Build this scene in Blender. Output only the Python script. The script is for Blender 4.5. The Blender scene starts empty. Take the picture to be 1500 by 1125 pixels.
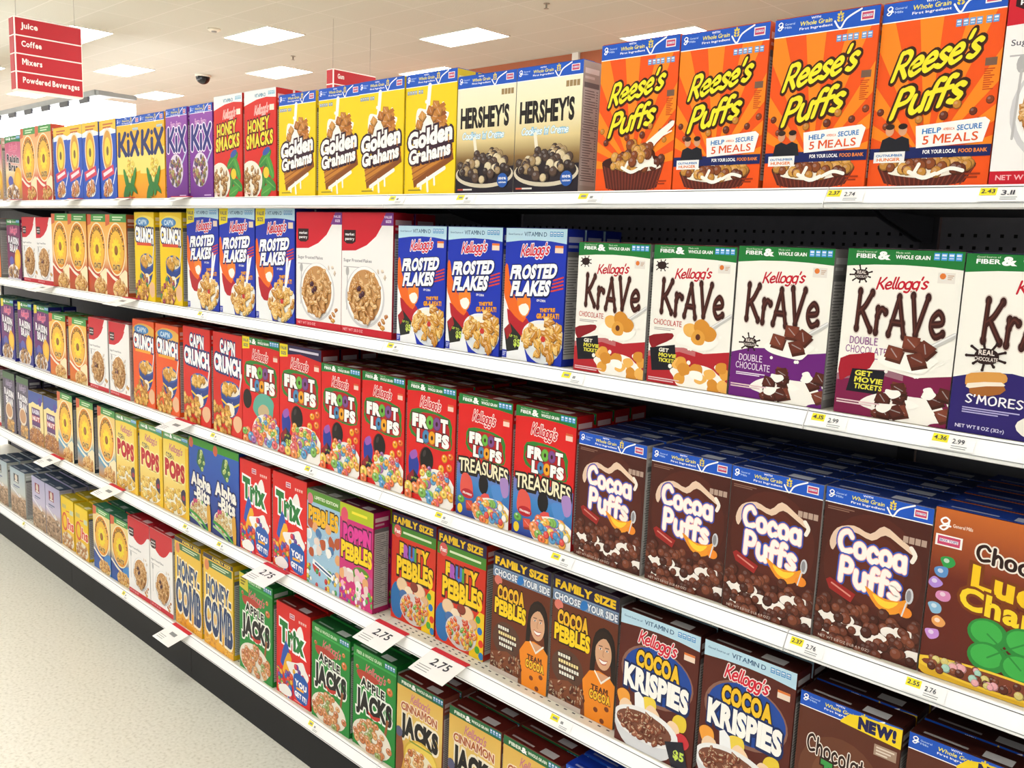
import bpy, bmesh, math, random
from mathutils import Matrix, Vector
from mathutils.geometry import tessellate_polygon

C = bpy.context.scene.collection
PI = math.pi
LIGHT, GLOW, AMBIENT, EXPOSURE = 12.0, 2.8, .32, .52

# ------------------------------------------------------------------ colours
def lin(h):
    if not isinstance(h, str):
        return h
    h = h.lstrip('#')
    if len(h) == 3:
        h = ''.join(c * 2 for c in h)
    out = []
    for i in (0, 2, 4):
        c = int(h[i:i + 2], 16) / 255
        out.append(c / 12.92 if c <= .04045 else ((c + .055) / 1.055) ** 2.4)
    return tuple(out)

def mix(a, b, t):
    a, b = lin(a), lin(b)
    return tuple(a[i] + (b[i] - a[i]) * t for i in range(3))

# ------------------------------------------------------------------ lettering
# a rounded brush alphabet drawn as strokes (unit cap height, baseline at 0)
O6 = [(.3, .62), (.1, .5), (.06, .3), (.12, .08), (.3, 0), (.5, .08), (.56, .3), (.5, .52), (.3, .62)]
P6 = [(.12, .97), (.42, 1), (.62, .82), (.52, .52), (.15, .46)]
BRUSH = {
 'K': (.76, [[(.14, 1), (.1, 0)], [(.68, 1), (.4, .62), (.15, .45)], [(.28, .5), (.5, .25), (.72, 0)]]),
 'e': (.62, [[(.1, .3), (.48, .36), (.5, .52), (.32, .63), (.1, .45), (.08, .2), (.28, 0), (.56, .1)]]),
 'l': (.26, [[(.13, 1), (.1, .2), (.24, .02)]]),
 'o': (.62, [O6]),
 'g': (.64, [O6, [(.55, .6), (.54, -.05), (.38, -.3), (.1, -.24)]]),
 "'": (.2, [[(.1, 1), (.06, .78)]]),
 's': (.52, [[(.46, .54), (.28, .63), (.1, .5), (.26, .33), (.45, .18), (.28, 0), (.05, .08)]]),
 'C': (.78, [[(.7, .8), (.48, 1), (.15, .8), (.08, .35), (.32, .02), (.72, .15)]]),
 'c': (.56, [[(.5, .5), (.3, .63), (.08, .42), (.12, .1), (.32, 0), (.53, .12)]]),
 'a': (.64, [O6, [(.56, .63), (.58, 0)]]),
 'P': (.68, [[(.13, 1), (.1, 0)], P6]),
 'p': (.64, [[(.08, .62), (.06, -.35)], O6]),
 'u': (.64, [[(.1, .63), (.09, .2), (.28, 0), (.5, .15)], [(.54, .63), (.56, 0)]]),
 'f': (.42, [[(.44, .95), (.28, 1), (.18, .8), (.15, 0)], [(0, .58), (.4, .6)]]),
 'F': (.45, [[(.5, .95), (.33, 1.02), (.22, .8), (.12, -.25)], [(.02, .55), (.42, .6)]]),
 'R': (.74, [[(.13, 1), (.1, 0)], P6, [(.3, .47), (.68, 0)]]),
 'r': (.46, [[(.1, .62), (.08, 0)], [(.1, .42), (.26, .63), (.44, .56)]]),
 'A': (.76, [[(.05, 0), (.38, 1)], [(.38, 1), (.7, 0)], [(.17, .32), (.6, .32)]]),
 'V': (.7, [[(.06, 1), (.3, 0)], [(.3, 0), (.68, 1)]]),
 'i': (.24, [[(.12, .6), (.12, 0)], [(.12, .93), (.12, .95)]]),
 'X': (.74, [[(.08, 1), (.66, 0)], [(.68, 1), (.06, 0)]]),
 'h': (.6, [[(.1, 1), (.08, 0)], [(.1, .4), (.3, .63), (.5, .45), (.52, 0)]]),
 't': (.42, [[(.2, .95), (.18, .15), (.36, 0)], [(.02, .62), (.4, .64)]]),
 'S': (.6, [[(.54, .88), (.32, 1), (.1, .8), (.3, .52), (.52, .25), (.3, 0), (.05, .12)]]),
 'M': (.9, [[(.06, 0), (.16, 1)], [(.16, 1), (.44, .3)], [(.44, .3), (.72, 1)], [(.72, 1), (.84, 0)]]),
 'O': (.8, [[(.4, 1), (.12, .78), (.08, .4), (.2, .05), (.42, 0), (.68, .2), (.72, .62), (.6, .92), (.4, 1)]]),
 'E': (.62, [[(.1, 1), (.1, 0)], [(.1, 1), (.55, .98)], [(.1, .52), (.48, .52)], [(.1, .02), (.57, 0)]]),
 'U': (.72, [[(.1, 1), (.08, .3), (.34, 0), (.6, .28), (.62, 1)]]),
 'B': (.68, [[(.1, 1), (.1, 0)], [(.1, 1), (.5, .98), (.5, .58), (.14, .52)], [(.2, .52), (.6, .4), (.56, .06), (.1, 0)]]),
 'L': (.58, [[(.1, 1), (.1, 0)], [(.1, .02), (.54, 0)]]),
 'D': (.72, [[(.1, 1), (.1, 0)], [(.1, 1), (.55, .88), (.64, .5), (.52, .1), (.1, 0)]]),
 'H': (.72, [[(.1, 1), (.1, 0)], [(.62, 1), (.62, 0)], [(.1, .5), (.62, .5)]]),
 'T': (.66, [[(.02, 1), (.62, 1)], [(.32, 1), (.32, 0)]]),
 'J': (.56, [[(.46, 1), (.44, .2), (.24, 0), (.05, .2)]]),
 '&': (.8, [[(.7, 0), (.22, .7), (.3, .98), (.48, .85), (.4, .65), (.12, .35), (.1, .1), (.32, 0), (.7, .4)]]),
}

def smooth(pts, n=4):
    if len(pts) < 3:
        return list(pts)
    closed = pts[0] == pts[-1]
    out = []
    m = len(pts)
    for i in range(m - 1):
        p0 = pts[i - 1] if i > 0 else (pts[-2] if closed else pts[0])
        p1, p2 = pts[i], pts[i + 1]
        p3 = pts[i + 2] if i + 2 < m else (pts[1] if closed else pts[-1])
        for k in range(n):
            t = k / n
            out.append(tuple(.5 * (2 * p1[a] + (p2[a] - p0[a]) * t + (2 * p0[a] - 5 * p1[a] + 4 * p2[a] - p3[a]) * t * t
                                   + (3 * p1[a] - p0[a] - 3 * p2[a] + p3[a]) * t ** 3) for a in (0, 1)))
    out.append(pts[-1])
    return out

def disc(cx, cy, rx, ry=None, n=14, rot=0.):
    ry = rx if ry is None else ry
    c, s = math.cos(rot), math.sin(rot)
    return [(cx + rx * math.cos(2 * PI * i / n) * c - ry * math.sin(2 * PI * i / n) * s,
             cy + rx * math.cos(2 * PI * i / n) * s + ry * math.sin(2 * PI * i / n) * c) for i in range(n)]

def stroke_polys(pts, w, ends=1.0, sm=4):
    """one line as a mitred ribbon with round tips; ends > 1 swells the tips"""
    raw = smooth(pts, sm)
    pts = [raw[0]]
    for p in raw[1:]:
        if math.hypot(p[0] - pts[-1][0], p[1] - pts[-1][1]) > w * .12:
            pts.append(p)
    if len(pts) < 2:
        return [disc(pts[0][0], pts[0][1], w / 2, n=12)]
    r = w / 2
    n = len(pts)
    closed = math.hypot(pts[0][0] - pts[-1][0], pts[0][1] - pts[-1][1]) < w * .15 and n > 4
    if closed:
        pts = pts[:-1]; n -= 1
    dirs = []
    for i in range(n if closed else n - 1):
        p, q = pts[i], pts[(i + 1) % n]
        d = math.hypot(q[0] - p[0], q[1] - p[1]) or 1e-9
        dirs.append(((q[0] - p[0]) / d, (q[1] - p[1]) / d))
    L, R = [], []
    for i in range(n):
        d0 = dirs[i - 1] if (i > 0 or closed) else dirs[0]
        d1 = dirs[i] if i < len(dirs) else dirs[-1]
        mx_, my_ = -(d0[1] + d1[1]), d0[0] + d1[0]
        m = math.hypot(mx_, my_) or 1e-9
        mx_, my_ = mx_ / m, my_ / m
        k = r / max(.5, mx_ * -d1[1] + my_ * d1[0])
        L.append((pts[i][0] + mx_ * k, pts[i][1] + my_ * k)); R.append((pts[i][0] - mx_ * k, pts[i][1] - my_ * k))
    out = []
    for i in range(n if closed else n - 1):
        j = (i + 1) % n
        out.append([L[i], R[i], R[j], L[j]])
    if not closed:
        for (x, y), (dx, dy) in ((pts[0], (-dirs[0][0], -dirs[0][1])), (pts[-1], dirs[-1])):
            if ends > 1.05:
                out.append([(x + r * ends * math.cos(t * PI / 7), y + r * ends * math.sin(t * PI / 7), 1)[:2] for t in range(14)])
                BULB.add(id(out[-1]))
            else:
                t0 = math.atan2(dy, dx)
                out.append([(x + r * math.cos(t0 + (k / 6 - .5) * PI), y + r * math.sin(t0 + (k / 6 - .5) * PI)) for k in range(7)])
    return out
BULB = set()
KEEP = []

_glyph = {}
_tc = bpy.data.curves.new('letter_source', 'FONT')
_to = bpy.data.objects.new('letter_source', _tc)
C.objects.link(_to)
_tc.resolution_u = 3
_tc.fill_mode = 'FRONT'
CAP = .729
def glyph(ch, bold):
    key = (ch, round(bold, 3))
    if key not in _glyph:
        if ch == 'M':                 # drawn by hand: the outline folds over itself when thickened
            b, W = bold / CAP, .92
            t = .15 + 2 * b
            pts = [(-b, -b), (-b, 1 + b), (t * 1.1 - b, 1 + b), (W / 2, .5 + b), (W + b - t * 1.1, 1 + b), (W + b, 1 + b), (W + b, -b), (W + b - t, -b),
                   (W + b - t, .74 - b), (W / 2, .24 - b), (t - b, .74 - b), (t - b, -b)]
            _glyph[key] = (-b, W + b, [[pts[i] for i in q] for q in tessellate_polygon([[Vector((x, y, 0)) for x, y in pts]])])
            return _glyph[key]
        _tc.body = ch
        _tc.offset = bold
        bpy.context.view_layer.update()
        me = _to.evaluated_get(bpy.context.evaluated_depsgraph_get()).to_mesh()
        vs = [(v.co.x / CAP, v.co.y / CAP) for v in me.vertices]
        ps = [[vs[i] for i in p.vertices] for p in me.polygons]
        if vs:
            x0, x1 = min(v[0] for v in vs), max(v[0] for v in vs)
        else:
            x0, x1 = 0, .3
        _glyph[key] = (x0, x1, ps)
        _to.evaluated_get(bpy.context.evaluated_depsgraph_get()).to_mesh_clear()
    return _glyph[key]

def layout(s, brush=None, bold=0., gap=.1, ends=1.0, grow=0.):
    """glyph polygons of a word; brush = stroke width for the brush alphabet"""
    x, out = 0., []
    gap += 2.3 * bold
    for i, ch in enumerate(s):
        if ch == ' ':
            x += .34
            continue
        if brush is not None and ch in BRUSH:
            w, st = BRUSH[ch]
            for si, q in enumerate(st):
                ps = stroke_polys([(x + a, b) for a, b in q], brush + grow, ends)
                e = [p for p in ps if id(p) in BULB]
                out.append((i, [p for p in ps if id(p) not in BULB], (i % 2) * 8 + si * 2))
                if e:
                    out.append((i, e, (i % 2) * 8 + si * 2 + 1))
                KEEP.append(ps)
            x += w + gap
        else:
            x0, x1, _ = glyph(ch, 0.)
            _, _, ps = glyph(ch, bold + grow)
            out.append((i, [[(x + a - x0, b) for a, b in q] for q in ps], (i % 2) * 8))
            x += x1 - x0 + gap
    return out, max(x - gap, .01)

# ------------------------------------------------------------------ printed artwork on a 100 x 150 canvas, y down
def clip(poly, W, H):
    for ax, lim, sgn in ((0, 0, 1), (0, W, -1), (1, 0, 1), (1, H, -1)):
        out = []
        for i, p in enumerate(poly):
            q = poly[i - 1]
            a, b = (p[ax] - lim) * sgn >= 0, (q[ax] - lim) * sgn >= 0
            if a != b:
                t = (lim - q[ax]) / (p[ax] - q[ax])
                out.append((q[0] + t * (p[0] - q[0]), q[1] + t * (p[1] - q[1])))
            if a:
                out.append(p)
        poly = out
        if len(poly) < 3:
            return None
    return poly

class Art:
    def __init__(s, W=100, H=150, seed=1):
        s.W, s.H, s.ops, s.r = W, H, [], random.Random(seed)
    def add(s, polys, col, subs=None):
        subs = subs or [0] * len(polys)
        ps = [(q, k) for q, k in ((clip(p, s.W, s.H), k) for p, k in zip(polys, subs)) if q]
        if not ps:
            return
        used = sorted({k for _, k in ps})
        ps = [(q, used.index(k)) for q, k in ps]
        xs = [x for p, _ in ps for x, _ in p]
        ys = [y for p, _ in ps for _, y in p]
        bb = (min(xs), min(ys), max(xs), max(ys))
        lay = 0
        for b, top, _, _, _ in s.ops:
            if top > lay and b[0] < bb[2] and bb[0] < b[2] and b[1] < bb[3] and bb[1] < b[3]:
                lay = top
        s.ops.append((bb, lay + len(used), lay, ps, lin(col) if not callable(col) else col))
    def rect(s, x0, y0, x1, y1, c):
        s.add([[(x0, y0), (x1, y0), (x1, y1), (x0, y1)]], c)
    def grad(s, x0, y0, x1, y1, stops, horiz=False):
        stops = [(t, lin(c)) for t, c in stops]
        for (t0, c0), (t1, c1) in zip(stops, stops[1:]):
            if horiz:
                a, b = x0 + (x1 - x0) * t0, x0 + (x1 - x0) * t1
                f = lambda x, y, a=a, b=b, c0=c0, c1=c1: tuple(c0[i] + (c1[i] - c0[i]) * min(1, max(0, (x - a) / (b - a))) for i in range(3))
                s.add([[(a, y0), (b, y0), (b, y1), (a, y1)]], f)
            else:
                a, b = y0 + (y1 - y0) * t0, y0 + (y1 - y0) * t1
                f = lambda x, y, a=a, b=b, c0=c0, c1=c1: tuple(c0[i] + (c1[i] - c0[i]) * min(1, max(0, (y - a) / (b - a))) for i in range(3))
                s.add([[(x0, a), (x1, a), (x1, b), (x0, b)]], f)
    def poly(s, pts, c, sm=0):
        if sm:
            pts = smooth(pts + [pts[0]], sm)[:-1]
        tr = tessellate_polygon([[Vector((x, y, 0)) for x, y in pts]])
        s.add([[pts[i] for i in t] for t in tr], c)
    def ell(s, cx, cy, rx, ry=None, c='#fff', n=20, rot=0.):
        s.add([disc(cx, cy, rx, ry, n, rot)], c)
    def radial(s, cx, cy, rx, ry, c_in, c_out, n=20):
        """disc printed in rings from one ink to the other"""
        for k in range(4):
            t = 1 - k / 4
            s.ell(cx, cy, rx * t, ry * t, mix(c_in, c_out, t), n)
    def ring(s, cx, cy, rx, ry, w, c, n=20):
        o, i = disc(cx, cy, rx, ry, n), disc(cx, cy, rx - w, ry - w, n)
        s.add([[o[k], o[(k + 1) % n], i[(k + 1) % n], i[k]] for k in range(n)], c)
    def line(s, pts, w, c, ends=1.0, sm=4):
        ps = stroke_polys(pts, w, ends, sm=sm)
        s.add(ps, c, [1 if id(p) in BULB else 0 for p in ps])
    def text(s, t, x, y, w, h, c, brush=None, bold=.0, gap=.1, slope=0., shear=0., arc=0., grow=0., out=(), drop=(), bounce=0., ends=1.0, cols=None):
        """a word fitted in the box x..x+w with capitals from y to y+h"""
        _, tw = layout(t, brush, bold, gap, ends)
        r = random.Random(hash(len(t)) + 7)
        dys = [(r.random() - .5) * bounce for _ in t]
        def mp(p, i, dx=0, dy=0):
            u, v = p[0] / tw, p[1]
            hh = h * (1 + grow * (u - .5))
            yy = y + h - v * hh + slope * u * w + arc * (2 * u - 1) ** 2 * h + dys[i] * h
            return (x + u * w + shear * v * h + dx, yy + dy)
        for (gr, col, dx, dy) in [(g, cc, a, b) for g, cc, a, b in drop] + [(g, cc, 0, 0) for g, cc in out] + [(0, None, 0, 0)]:
            lay, _ = layout(t, brush, bold, gap, ends, gr)
            if col is None and cols:
                for i, ps, _ in lay:
                    s.add([[mp(p, i, dx, dy) for p in q] for q in ps], cols[i % len(cols)])
            else:
                qs, ks = [], []
                for i, ps, sub in lay:
                    qs += [[mp(p, i, dx, dy) for p in q] for q in ps]; ks += [sub] * len(ps)
                s.add(qs, c if col is None else col, ks)
    # ---- printed food
    def ball(s, x, y, r, c, hi=.22, lo=.5):
        s.ell(x, y, r, r, mix(c, '#1a0c06', lo), 10)
        s.ell(x - r * .08, y - r * .1, r * .84, r * .84, c, 10)
        s.ell(x - r * .3, y - r * .35, r * .38, r * .32, mix(c, '#ffffff', hi * .5), 8)
    def spots(s, n, inside, fn):
        k = 0
        out = []
        while len(out) < n and k < n * 30:
            k += 1
            x, y = s.r.uniform(inside[0], inside[2]), s.r.uniform(inside[1], inside[3])
            if len(inside) > 4:
                cx, cy = (inside[0] + inside[2]) / 2, (inside[1] + inside[3]) / 2
                if ((x - cx) / (inside[2] - inside[0]) * 2) ** 2 + ((y - cy) / (inside[3] - inside[1]) * 2) ** 2 > 1:
                    continue
            out.append((x, y))
        for x, y in sorted(out, key=lambda p: p[1]):
            fn(x, y)
    def balls(s, n, inside, r, cols, **k):
        s.spots(n, inside, lambda x, y: s.ball(x, y, s.r.uniform(r * .75, r * 1.15), s.r.choice(cols), **k))
    def flake(s, x, y, r, c):
        """a curled toasted flake: ragged outline, dark underside, pale raised edge"""
        a, n = s.r.uniform(0, 6.28), s.r.choice((6, 7, 8))
        q = [(s.r.uniform(.6, 1.2), a + i * 6.283 / n) for i in range(n)]
        t = s.r.uniform(0, 3.14); ct, st = math.cos(t), math.sin(t)
        def P(k, dx=0, dy=0, sq=.62):
            o = []
            for m, an in q:
                u, v = m * r * k * math.cos(an), m * r * k * sq * math.sin(an)
                o.append((x + u * ct - v * st + dx, y + u * st + v * ct + dy))
            return o
        s.poly(P(1.05, r * .06, r * .2), mix(c, '#4a2006', .6))
        s.poly(P(1), c)
        s.poly(P(.62, -r * .12, -r * .14, .4), mix(c, '#fff2cc', .4))
        s.line([(x - r * .5 * ct, y - r * .5 * st + r * .1), (x + r * .4 * ct, y + r * .4 * st + r * .12)], r * .13, mix(c, '#5a2a08', .4))
    def flakes(s, n, inside, r, cols):
        s.spots(n, inside, lambda x, y: s.flake(x, y, s.r.uniform(r * .8, r * 1.2), s.r.choice(cols)))
    def loop(s, x, y, r, c):
        q = s.r.uniform(.7, 1)
        s.ell(x, y, r, r * q, mix(c, '#301000', .4), 12)
        s.ell(x - r * .05, y - r * .08, r * .86, r * .86 * q, c, 12)
        s.ell(x - r * .3, y - r * .5 * q, r * .28, r * .18, mix(c, '#ffffff', .45), 8)
        s.ell(x, y, r * .32, r * .32 * q, mix(c, '#301000', .5), 8)
    def loops(s, n, inside, r, cols):
        s.spots(n, inside, lambda x, y: s.loop(x, y, s.r.uniform(r * .85, r * 1.15), s.r.choice(cols)))
    def square(s, x, y, r, c, a=None):
        a = s.r.uniform(0, 1.5) if a is None else a
        P = lambda k, d=0: [(x + d + k * math.cos(a + i * PI / 2) * r, y + d + k * math.sin(a + i * PI / 2) * r * .8) for i in range(4)]
        s.add([[(px + r * .1, py + r * .28) for px, py in P(1)]], mix(c, '#200800', .6))
        s.add([P(1)], mix(c, '#200800', .15))
        s.add([P(.78, -r * .05)], c)
        s.line([P(.5)[0], P(.5)[2]], r * .1, mix(c, '#ffffff', .25))
    def squares(s, n, inside, r, cols):
        s.spots(n, inside, lambda x, y: s.square(x, y, s.r.uniform(r * .85, r * 1.15), s.r.choice(cols)))
    def splash(s, cx, cy, rx, ry, c='#fbf7ee', n=14, amp=.35):
        """an irregular rounded blot with a few drops thrown off"""
        pts, k = [], 1.
        m = max(7, n)
        for i in range(m):
            k = 1 + s.r.uniform(-amp * .6, amp * .75)
            a = 2 * PI * i / m
            pts.append((cx + rx * k * math.cos(a), cy + ry * k * math.sin(a)))
        s.poly(pts, c, sm=3)
        if amp > .25 and rx > 8:
            for i in range(4):
                a = s.r.uniform(0, 6.28)
                s.ell(cx + rx * 1.25 * math.cos(a), cy + ry * 1.25 * math.sin(a), rx * .07, rx * .07, c, 8)
    def bowl(s, cx, cy, rx, ry, rim='#f3f1ec', body='#e2ded6', depth=.8):
        s.poly([(cx - rx, cy), (cx + rx, cy)] + [(cx + rx * math.cos(PI * i / 12), cy + ry * (depth + 1) * math.sin(PI * i / 12)) for i in range(13)], body)
        s.ell(cx, cy, rx, ry, rim, 28)
    def build(s, name, w, h):
        """vertices, faces, per-corner colours in metres; x right, z up, raised layer by layer"""
        V, F, K = [], [], []
        sx, sy = w / s.W, h / s.H
        for _, _, lay, ps, col in s.ops:
            for p, sub in ps:
                y = -(.00025 + (lay + sub) * .00003)
                b = len(V)
                a2 = sum(p[i - 1][0] * p[i][1] - p[i][0] * p[i - 1][1] for i in range(len(p)))
                if a2 > 0:
                    p = p[::-1]
                V += [(x * sx - w / 2, y, h - yy * sy) for x, yy in p]
                F.append(list(range(b, b + len(p))))
                K += [(col(*q) if callable(col) else col) for q in p]
        return V, F, K
# ------------------------------------------------------------------ printed fronts
GM, NV = '#1c57c4', '#14205e'
WHEAT, CORN = ['#d99a3c', '#c67f2a', '#e8b65c', '#b96a22'], ['#f0c964', '#e3b047', '#f7dd8d', '#d89a35']
COCOA = ['#6a3320', '#57281a', '#7d412a', '#4a2015']
FRUIT = ['#ee7a48', '#f2b04a', '#86bb5c', '#a56cb0', '#5fa0d0', '#e4666c', '#f0d060', '#f0985a']

def seal(a, x, y, w, h):
    a.rect(x, y, x + w, y + h, '#f6f2ee')
    a.rect(x + w * .08, y + h * .12, x + w * .92, y + h * .88, '#c9456b')
    a.rect(x + w * .15, y + h * .35, x + w * .85, y + h * .62, '#f4e4e8')
    a.text('BOX TOPS', x + w * .18, y + h * .38, w * .64, h * .2, '#4b4aa0', bold=.02)
def nutri(a, x, y, n=4, c='#3f8fd0', w=4.6, h=6):
    for k in range(n):
        xx = x + k * (w + .9) + (2 if k > 3 else 0)
        a.rect(xx, y, xx + w, y + h, c)
        a.rect(xx + .7, y + 1, xx + w - .7, y + h * .45, mix(c, '#ffffff', .75))
        a.rect(xx + .7, y + h * .62, xx + w - .7, y + h * .8, mix(c, '#ffffff', .5))
def g_mark(a, x, y, s, c='#ffffff'):
    a.line([(x + s * .85, y + s * .2), (x + s * .5, y), (x + s * .12, y + s * .3), (x + s * .35, y + s * .62), (x + s * .72, y + s * .5), (x + s * .86, y + s * .2)], s * .17, c)
    a.line([(x + s * .84, y + s * .2), (x + s * .76, y + s * .85), (x + s * .4, y + s * 1.2), (x + s * .06, y + s * 1.02), (x + s * .4, y + s * .78), (x + s, y + s * .76)], s * .17, c)
def grain_strip(a, hh=13, seal_on=True, c=GM):
    """blue strip with mark, words, wheat ear and a white tick"""
    a.rect(0, 0, 100, hh, c)
    a.rect(0, hh, 100, hh + .9, '#ffffff')
    g_mark(a, 3, 2.6, 5.6)
    a.text('General', 10, 3.6, 10, 1.9, '#b8d0f4', bold=.01)
    a.text('Mills', 10, 6.6, 7, 1.9, '#b8d0f4', bold=.01)
    a.text('WITH', 36, 1.1, 9, 1.9, '#fff', bold=.02)
    a.text('Whole Grain', 25, 3.9, 31, 3.9, '#f4e53c', bold=.015, shear=.15)
    a.text('First Ingredient', 25, 9.2, 32, 2.1, '#ffffff', bold=.015)
    a.line([(59, 8), (64.5, 14.6), (70, 7), (83, .8)], 1.5, '#ffffff')
    for k in range(3):
        a.ell(64 - 1.7, 3 + k * 2.4, 1.6, .9, '#e8cf3f', 8, .7)
        a.ell(64 + 1.7, 3 + k * 2.4, 1.6, .9, '#e8cf3f', 8, -.7)
    a.ell(64, 1.6, .9, 1.6, '#e8cf3f', 8)
    if seal_on:
        seal(a, 83, 3.2, 12, 7.6)
def script_name(a, x, y, w, h, c='#c8102e', slope=-.1, out=()):
    a.text("Kellogg's", x, y, w, h, c, brush=.17, gap=.0, shear=.22, slope=slope, out=out)
def vitamin_strip(a, hh=13, word='VITAMIN D', c='#bfe0f2'):
    a.poly([(0, 0), (100, 0), (100, hh + 2), (75, hh - .5), (50, hh - 1.2), (25, hh - .3), (0, hh + 2)], c)
    a.text('Good Source of', 4, 5.4, 24, 2.2, '#2a6494', bold=.01)
    a.text(word, 31, 3.6, 37, 5, '#124a7c', bold=.008)
    nutri(a, 73, 3, 4, '#4a9ad4', 4.6, 5.4)
def fiber_strip(a, hh=11, c='#1f7a36'):
    a.poly([(0, 0), (100, 0), (100, hh + 1.5), (75, hh - .3), (50, hh - 1), (25, hh - .4), (0, hh + 1.5)], c)
    a.text('Good Source of', 8, 1.6, 18, 1.6, '#cfe8c8', bold=.01)
    a.text('FIBER', 8, 4.1, 18, 3.8, '#ffffff', bold=.03)
    a.text('&', 28, 1.6, 9, 7, '#ffffff', bold=.05)
    a.text('Made with', 43, 1.6, 12, 1.6, '#cfe8c8', bold=.01)
    a.text('WHOLE GRAIN', 43, 4.3, 29, 3.4, '#ffffff', bold=.03)
    nutri(a, 75, 1.6, 4, '#3f9be0', 5, 6.2)
def tiny(a, x, y, w, c, n=1, h=1.3):
    for k in range(n):
        ww = w * (1 - .18 * (k % 3))
        a.rect(x, y + k * h * 1.9, x + ww, y + k * h * 1.9 + h, c)
def splat(a, x, y, r, txt=True, c='#2a1412'):
    a.splash(x, y, r * .85, r * .6, c, 9, .15)
    for k in range(9):
        t = .3 + k * .7
        q = r * a.r.uniform(1.0, 1.35)
        a.line([(x + r * .5 * math.cos(t), y + r * .35 * math.sin(t)), (x + q * math.cos(t), y + q * .8 * math.sin(t))], r * .16, c, 1.3)
    if txt:
        a.text('REAL', x - r * .5, y - r * .45, r, r * .35, '#e8dcd4', bold=.03)
        a.text('CHOCOLATE', x - r * .75, y + r * .05, r * 1.5, r * .28, '#e8dcd4', bold=.02)

def d_peanut(a, meal=False):
    a.rect(0, 0, 100, 150, '#f2560f')
    for k in range(9):
        t0 = PI * (1.0 + (k + .1) / 9)
        t1 = PI * (1.0 + (k + .6) / 9)
        R = 170
        a.add([[(48, 128), (48 + R * math.cos(t0), 128 + R * math.sin(t0)), (48 + R * math.cos(t1), 128 + R * math.sin(t1))]], '#fb8a17')
    grain_strip(a, 15)
    nutri(a, 62, 20, 6, '#5b9bd8', 4.4, 5.6)
    for t, x, y, w, h in (("Reese's", 12, 42, 70, 21), ('Puffs', 14, 72, 58, 22)):
        a.text(t, x, y, w, h, '#f6e72e', brush=.19, gap=.02, shear=.3, slope=-.2, out=[(.2, '#3a1a08'), (.07, '#3a1a08')], drop=[(.14, '#5a2408', .8, 1.4)])
    a.rect(88, 52, 97, 58, '#7a5a48'); tiny(a, 88, 60, 8, '#c8480c', 10, .9)
    rr = a.r
    for x, y in [(6, 88), (70, 86), (83, 92), (95, 84), (40, 96), (60, 94), (12, 100), (88, 100), (75, 102)]:
        a.ball(x, y, rr.uniform(3, 3.8), rr.choice(['#8a3d1a', '#c9832f', '#6e2e16']))
    o = 12 if meal else 0
    a.poly([(8, 122 + o), (90, 122 + o), (82, 147), (66, 150), (30, 150), (15, 147)], '#5a2014', 0)
    for k in range(17):
        x = 10 + k * 4.9
        a.add([[(x, 122 + o), (x + 1.6, 122 + o), (44 + (x + 1.6 - 49) * .76 + 4, 149), (44 + (x - 49) * .76 + 4, 149)]], '#7c3522')
    a.ell(49, 121 + o, 41, 8, '#3d140c', 24)
    a.splash(52, 123 + o, 33, 8, '#fbf3e4', 14, .2)
    a.balls(40, (12, 112 + o, 88, 128 + o, 1), 5, ['#c68a3a', '#8a4720', '#d9a04c', '#6a3018'])
    a.line([(60, 128 + o), (70, 124 + o), (80, 126 + o)], 3, '#fdf8ee'); a.line([(36, 126 + o), (48, 131 + o), (58, 128 + o)], 3.4, '#fdf8ee'); a.line([(44, 120 + o), (40, 128 + o)], 3, '#fdf8ee')
    if not meal:
        a.poly([(44, 124), (58, 108), (70, 99), (97, 82), (99, 87), (80, 102), (73, 112), (78, 126)], '#fdf6ea', 2)
        a.line([(86, 96), (97, 92)], 1.6, '#fdf6ea'); a.line([(70, 104), (76, 96)], 1.6, '#fdf6ea')
        a.balls(24, (40, 100, 74, 122, 1), 5.4, ['#c68a3a', '#8a4720', '#d9a04c'])
    else:
        a.rect(0, 118, 100, 127, NV)
        a.text('FOR YOUR LOCAL', 46, 120.6, 27, 3, '#fff', bold=.03)
        a.text('FOOD BANK', 75, 120.6, 22, 3, '#f08a2a', bold=.03)
        a.poly([(38, 101), (93, 97), (97, 100), (93, 116), (40, 119)], '#f6f5f2')
        a.text('HELP', 44, 103.5, 15, 4.2, '#2f7cc0', bold=.03, slope=-.04)
        a.text('AMERICA', 61, 103.6, 9, 2, '#e8702a', bold=.02)
        a.text('SECURE', 72, 102, 19, 4.2, '#2f7cc0', bold=.03, slope=-.04)
        a.text('5 MEALS', 45, 109.2, 44, 7, '#e2571c', bold=.012, slope=-.04)
        for x, hc in ((16, '#3a2418'), (27, '#2b1a12')):
            a.poly([(x - 8, 121), (x - 6, 111), (x, 108.5), (x + 6, 111), (x + 8, 121)], '#1c1c24')
            a.ell(x, 103.6, 3.7, 4.6, '#d9a07c', 14); a.ell(x, 100.6, 4, 2.4, hc, 12)
        a.rect(4, 121, 31, 130, '#f4f2f0'); a.text('OUTNUMBER', 6, 123, 23, 2, '#3a7ab8', bold=.03)
        a.text('HUNGER', 7, 126, 20, 2.6, '#e87a2a', bold=.03)
    tiny(a, 82, 140, 12, '#a03408', 2, 1.4)

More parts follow.
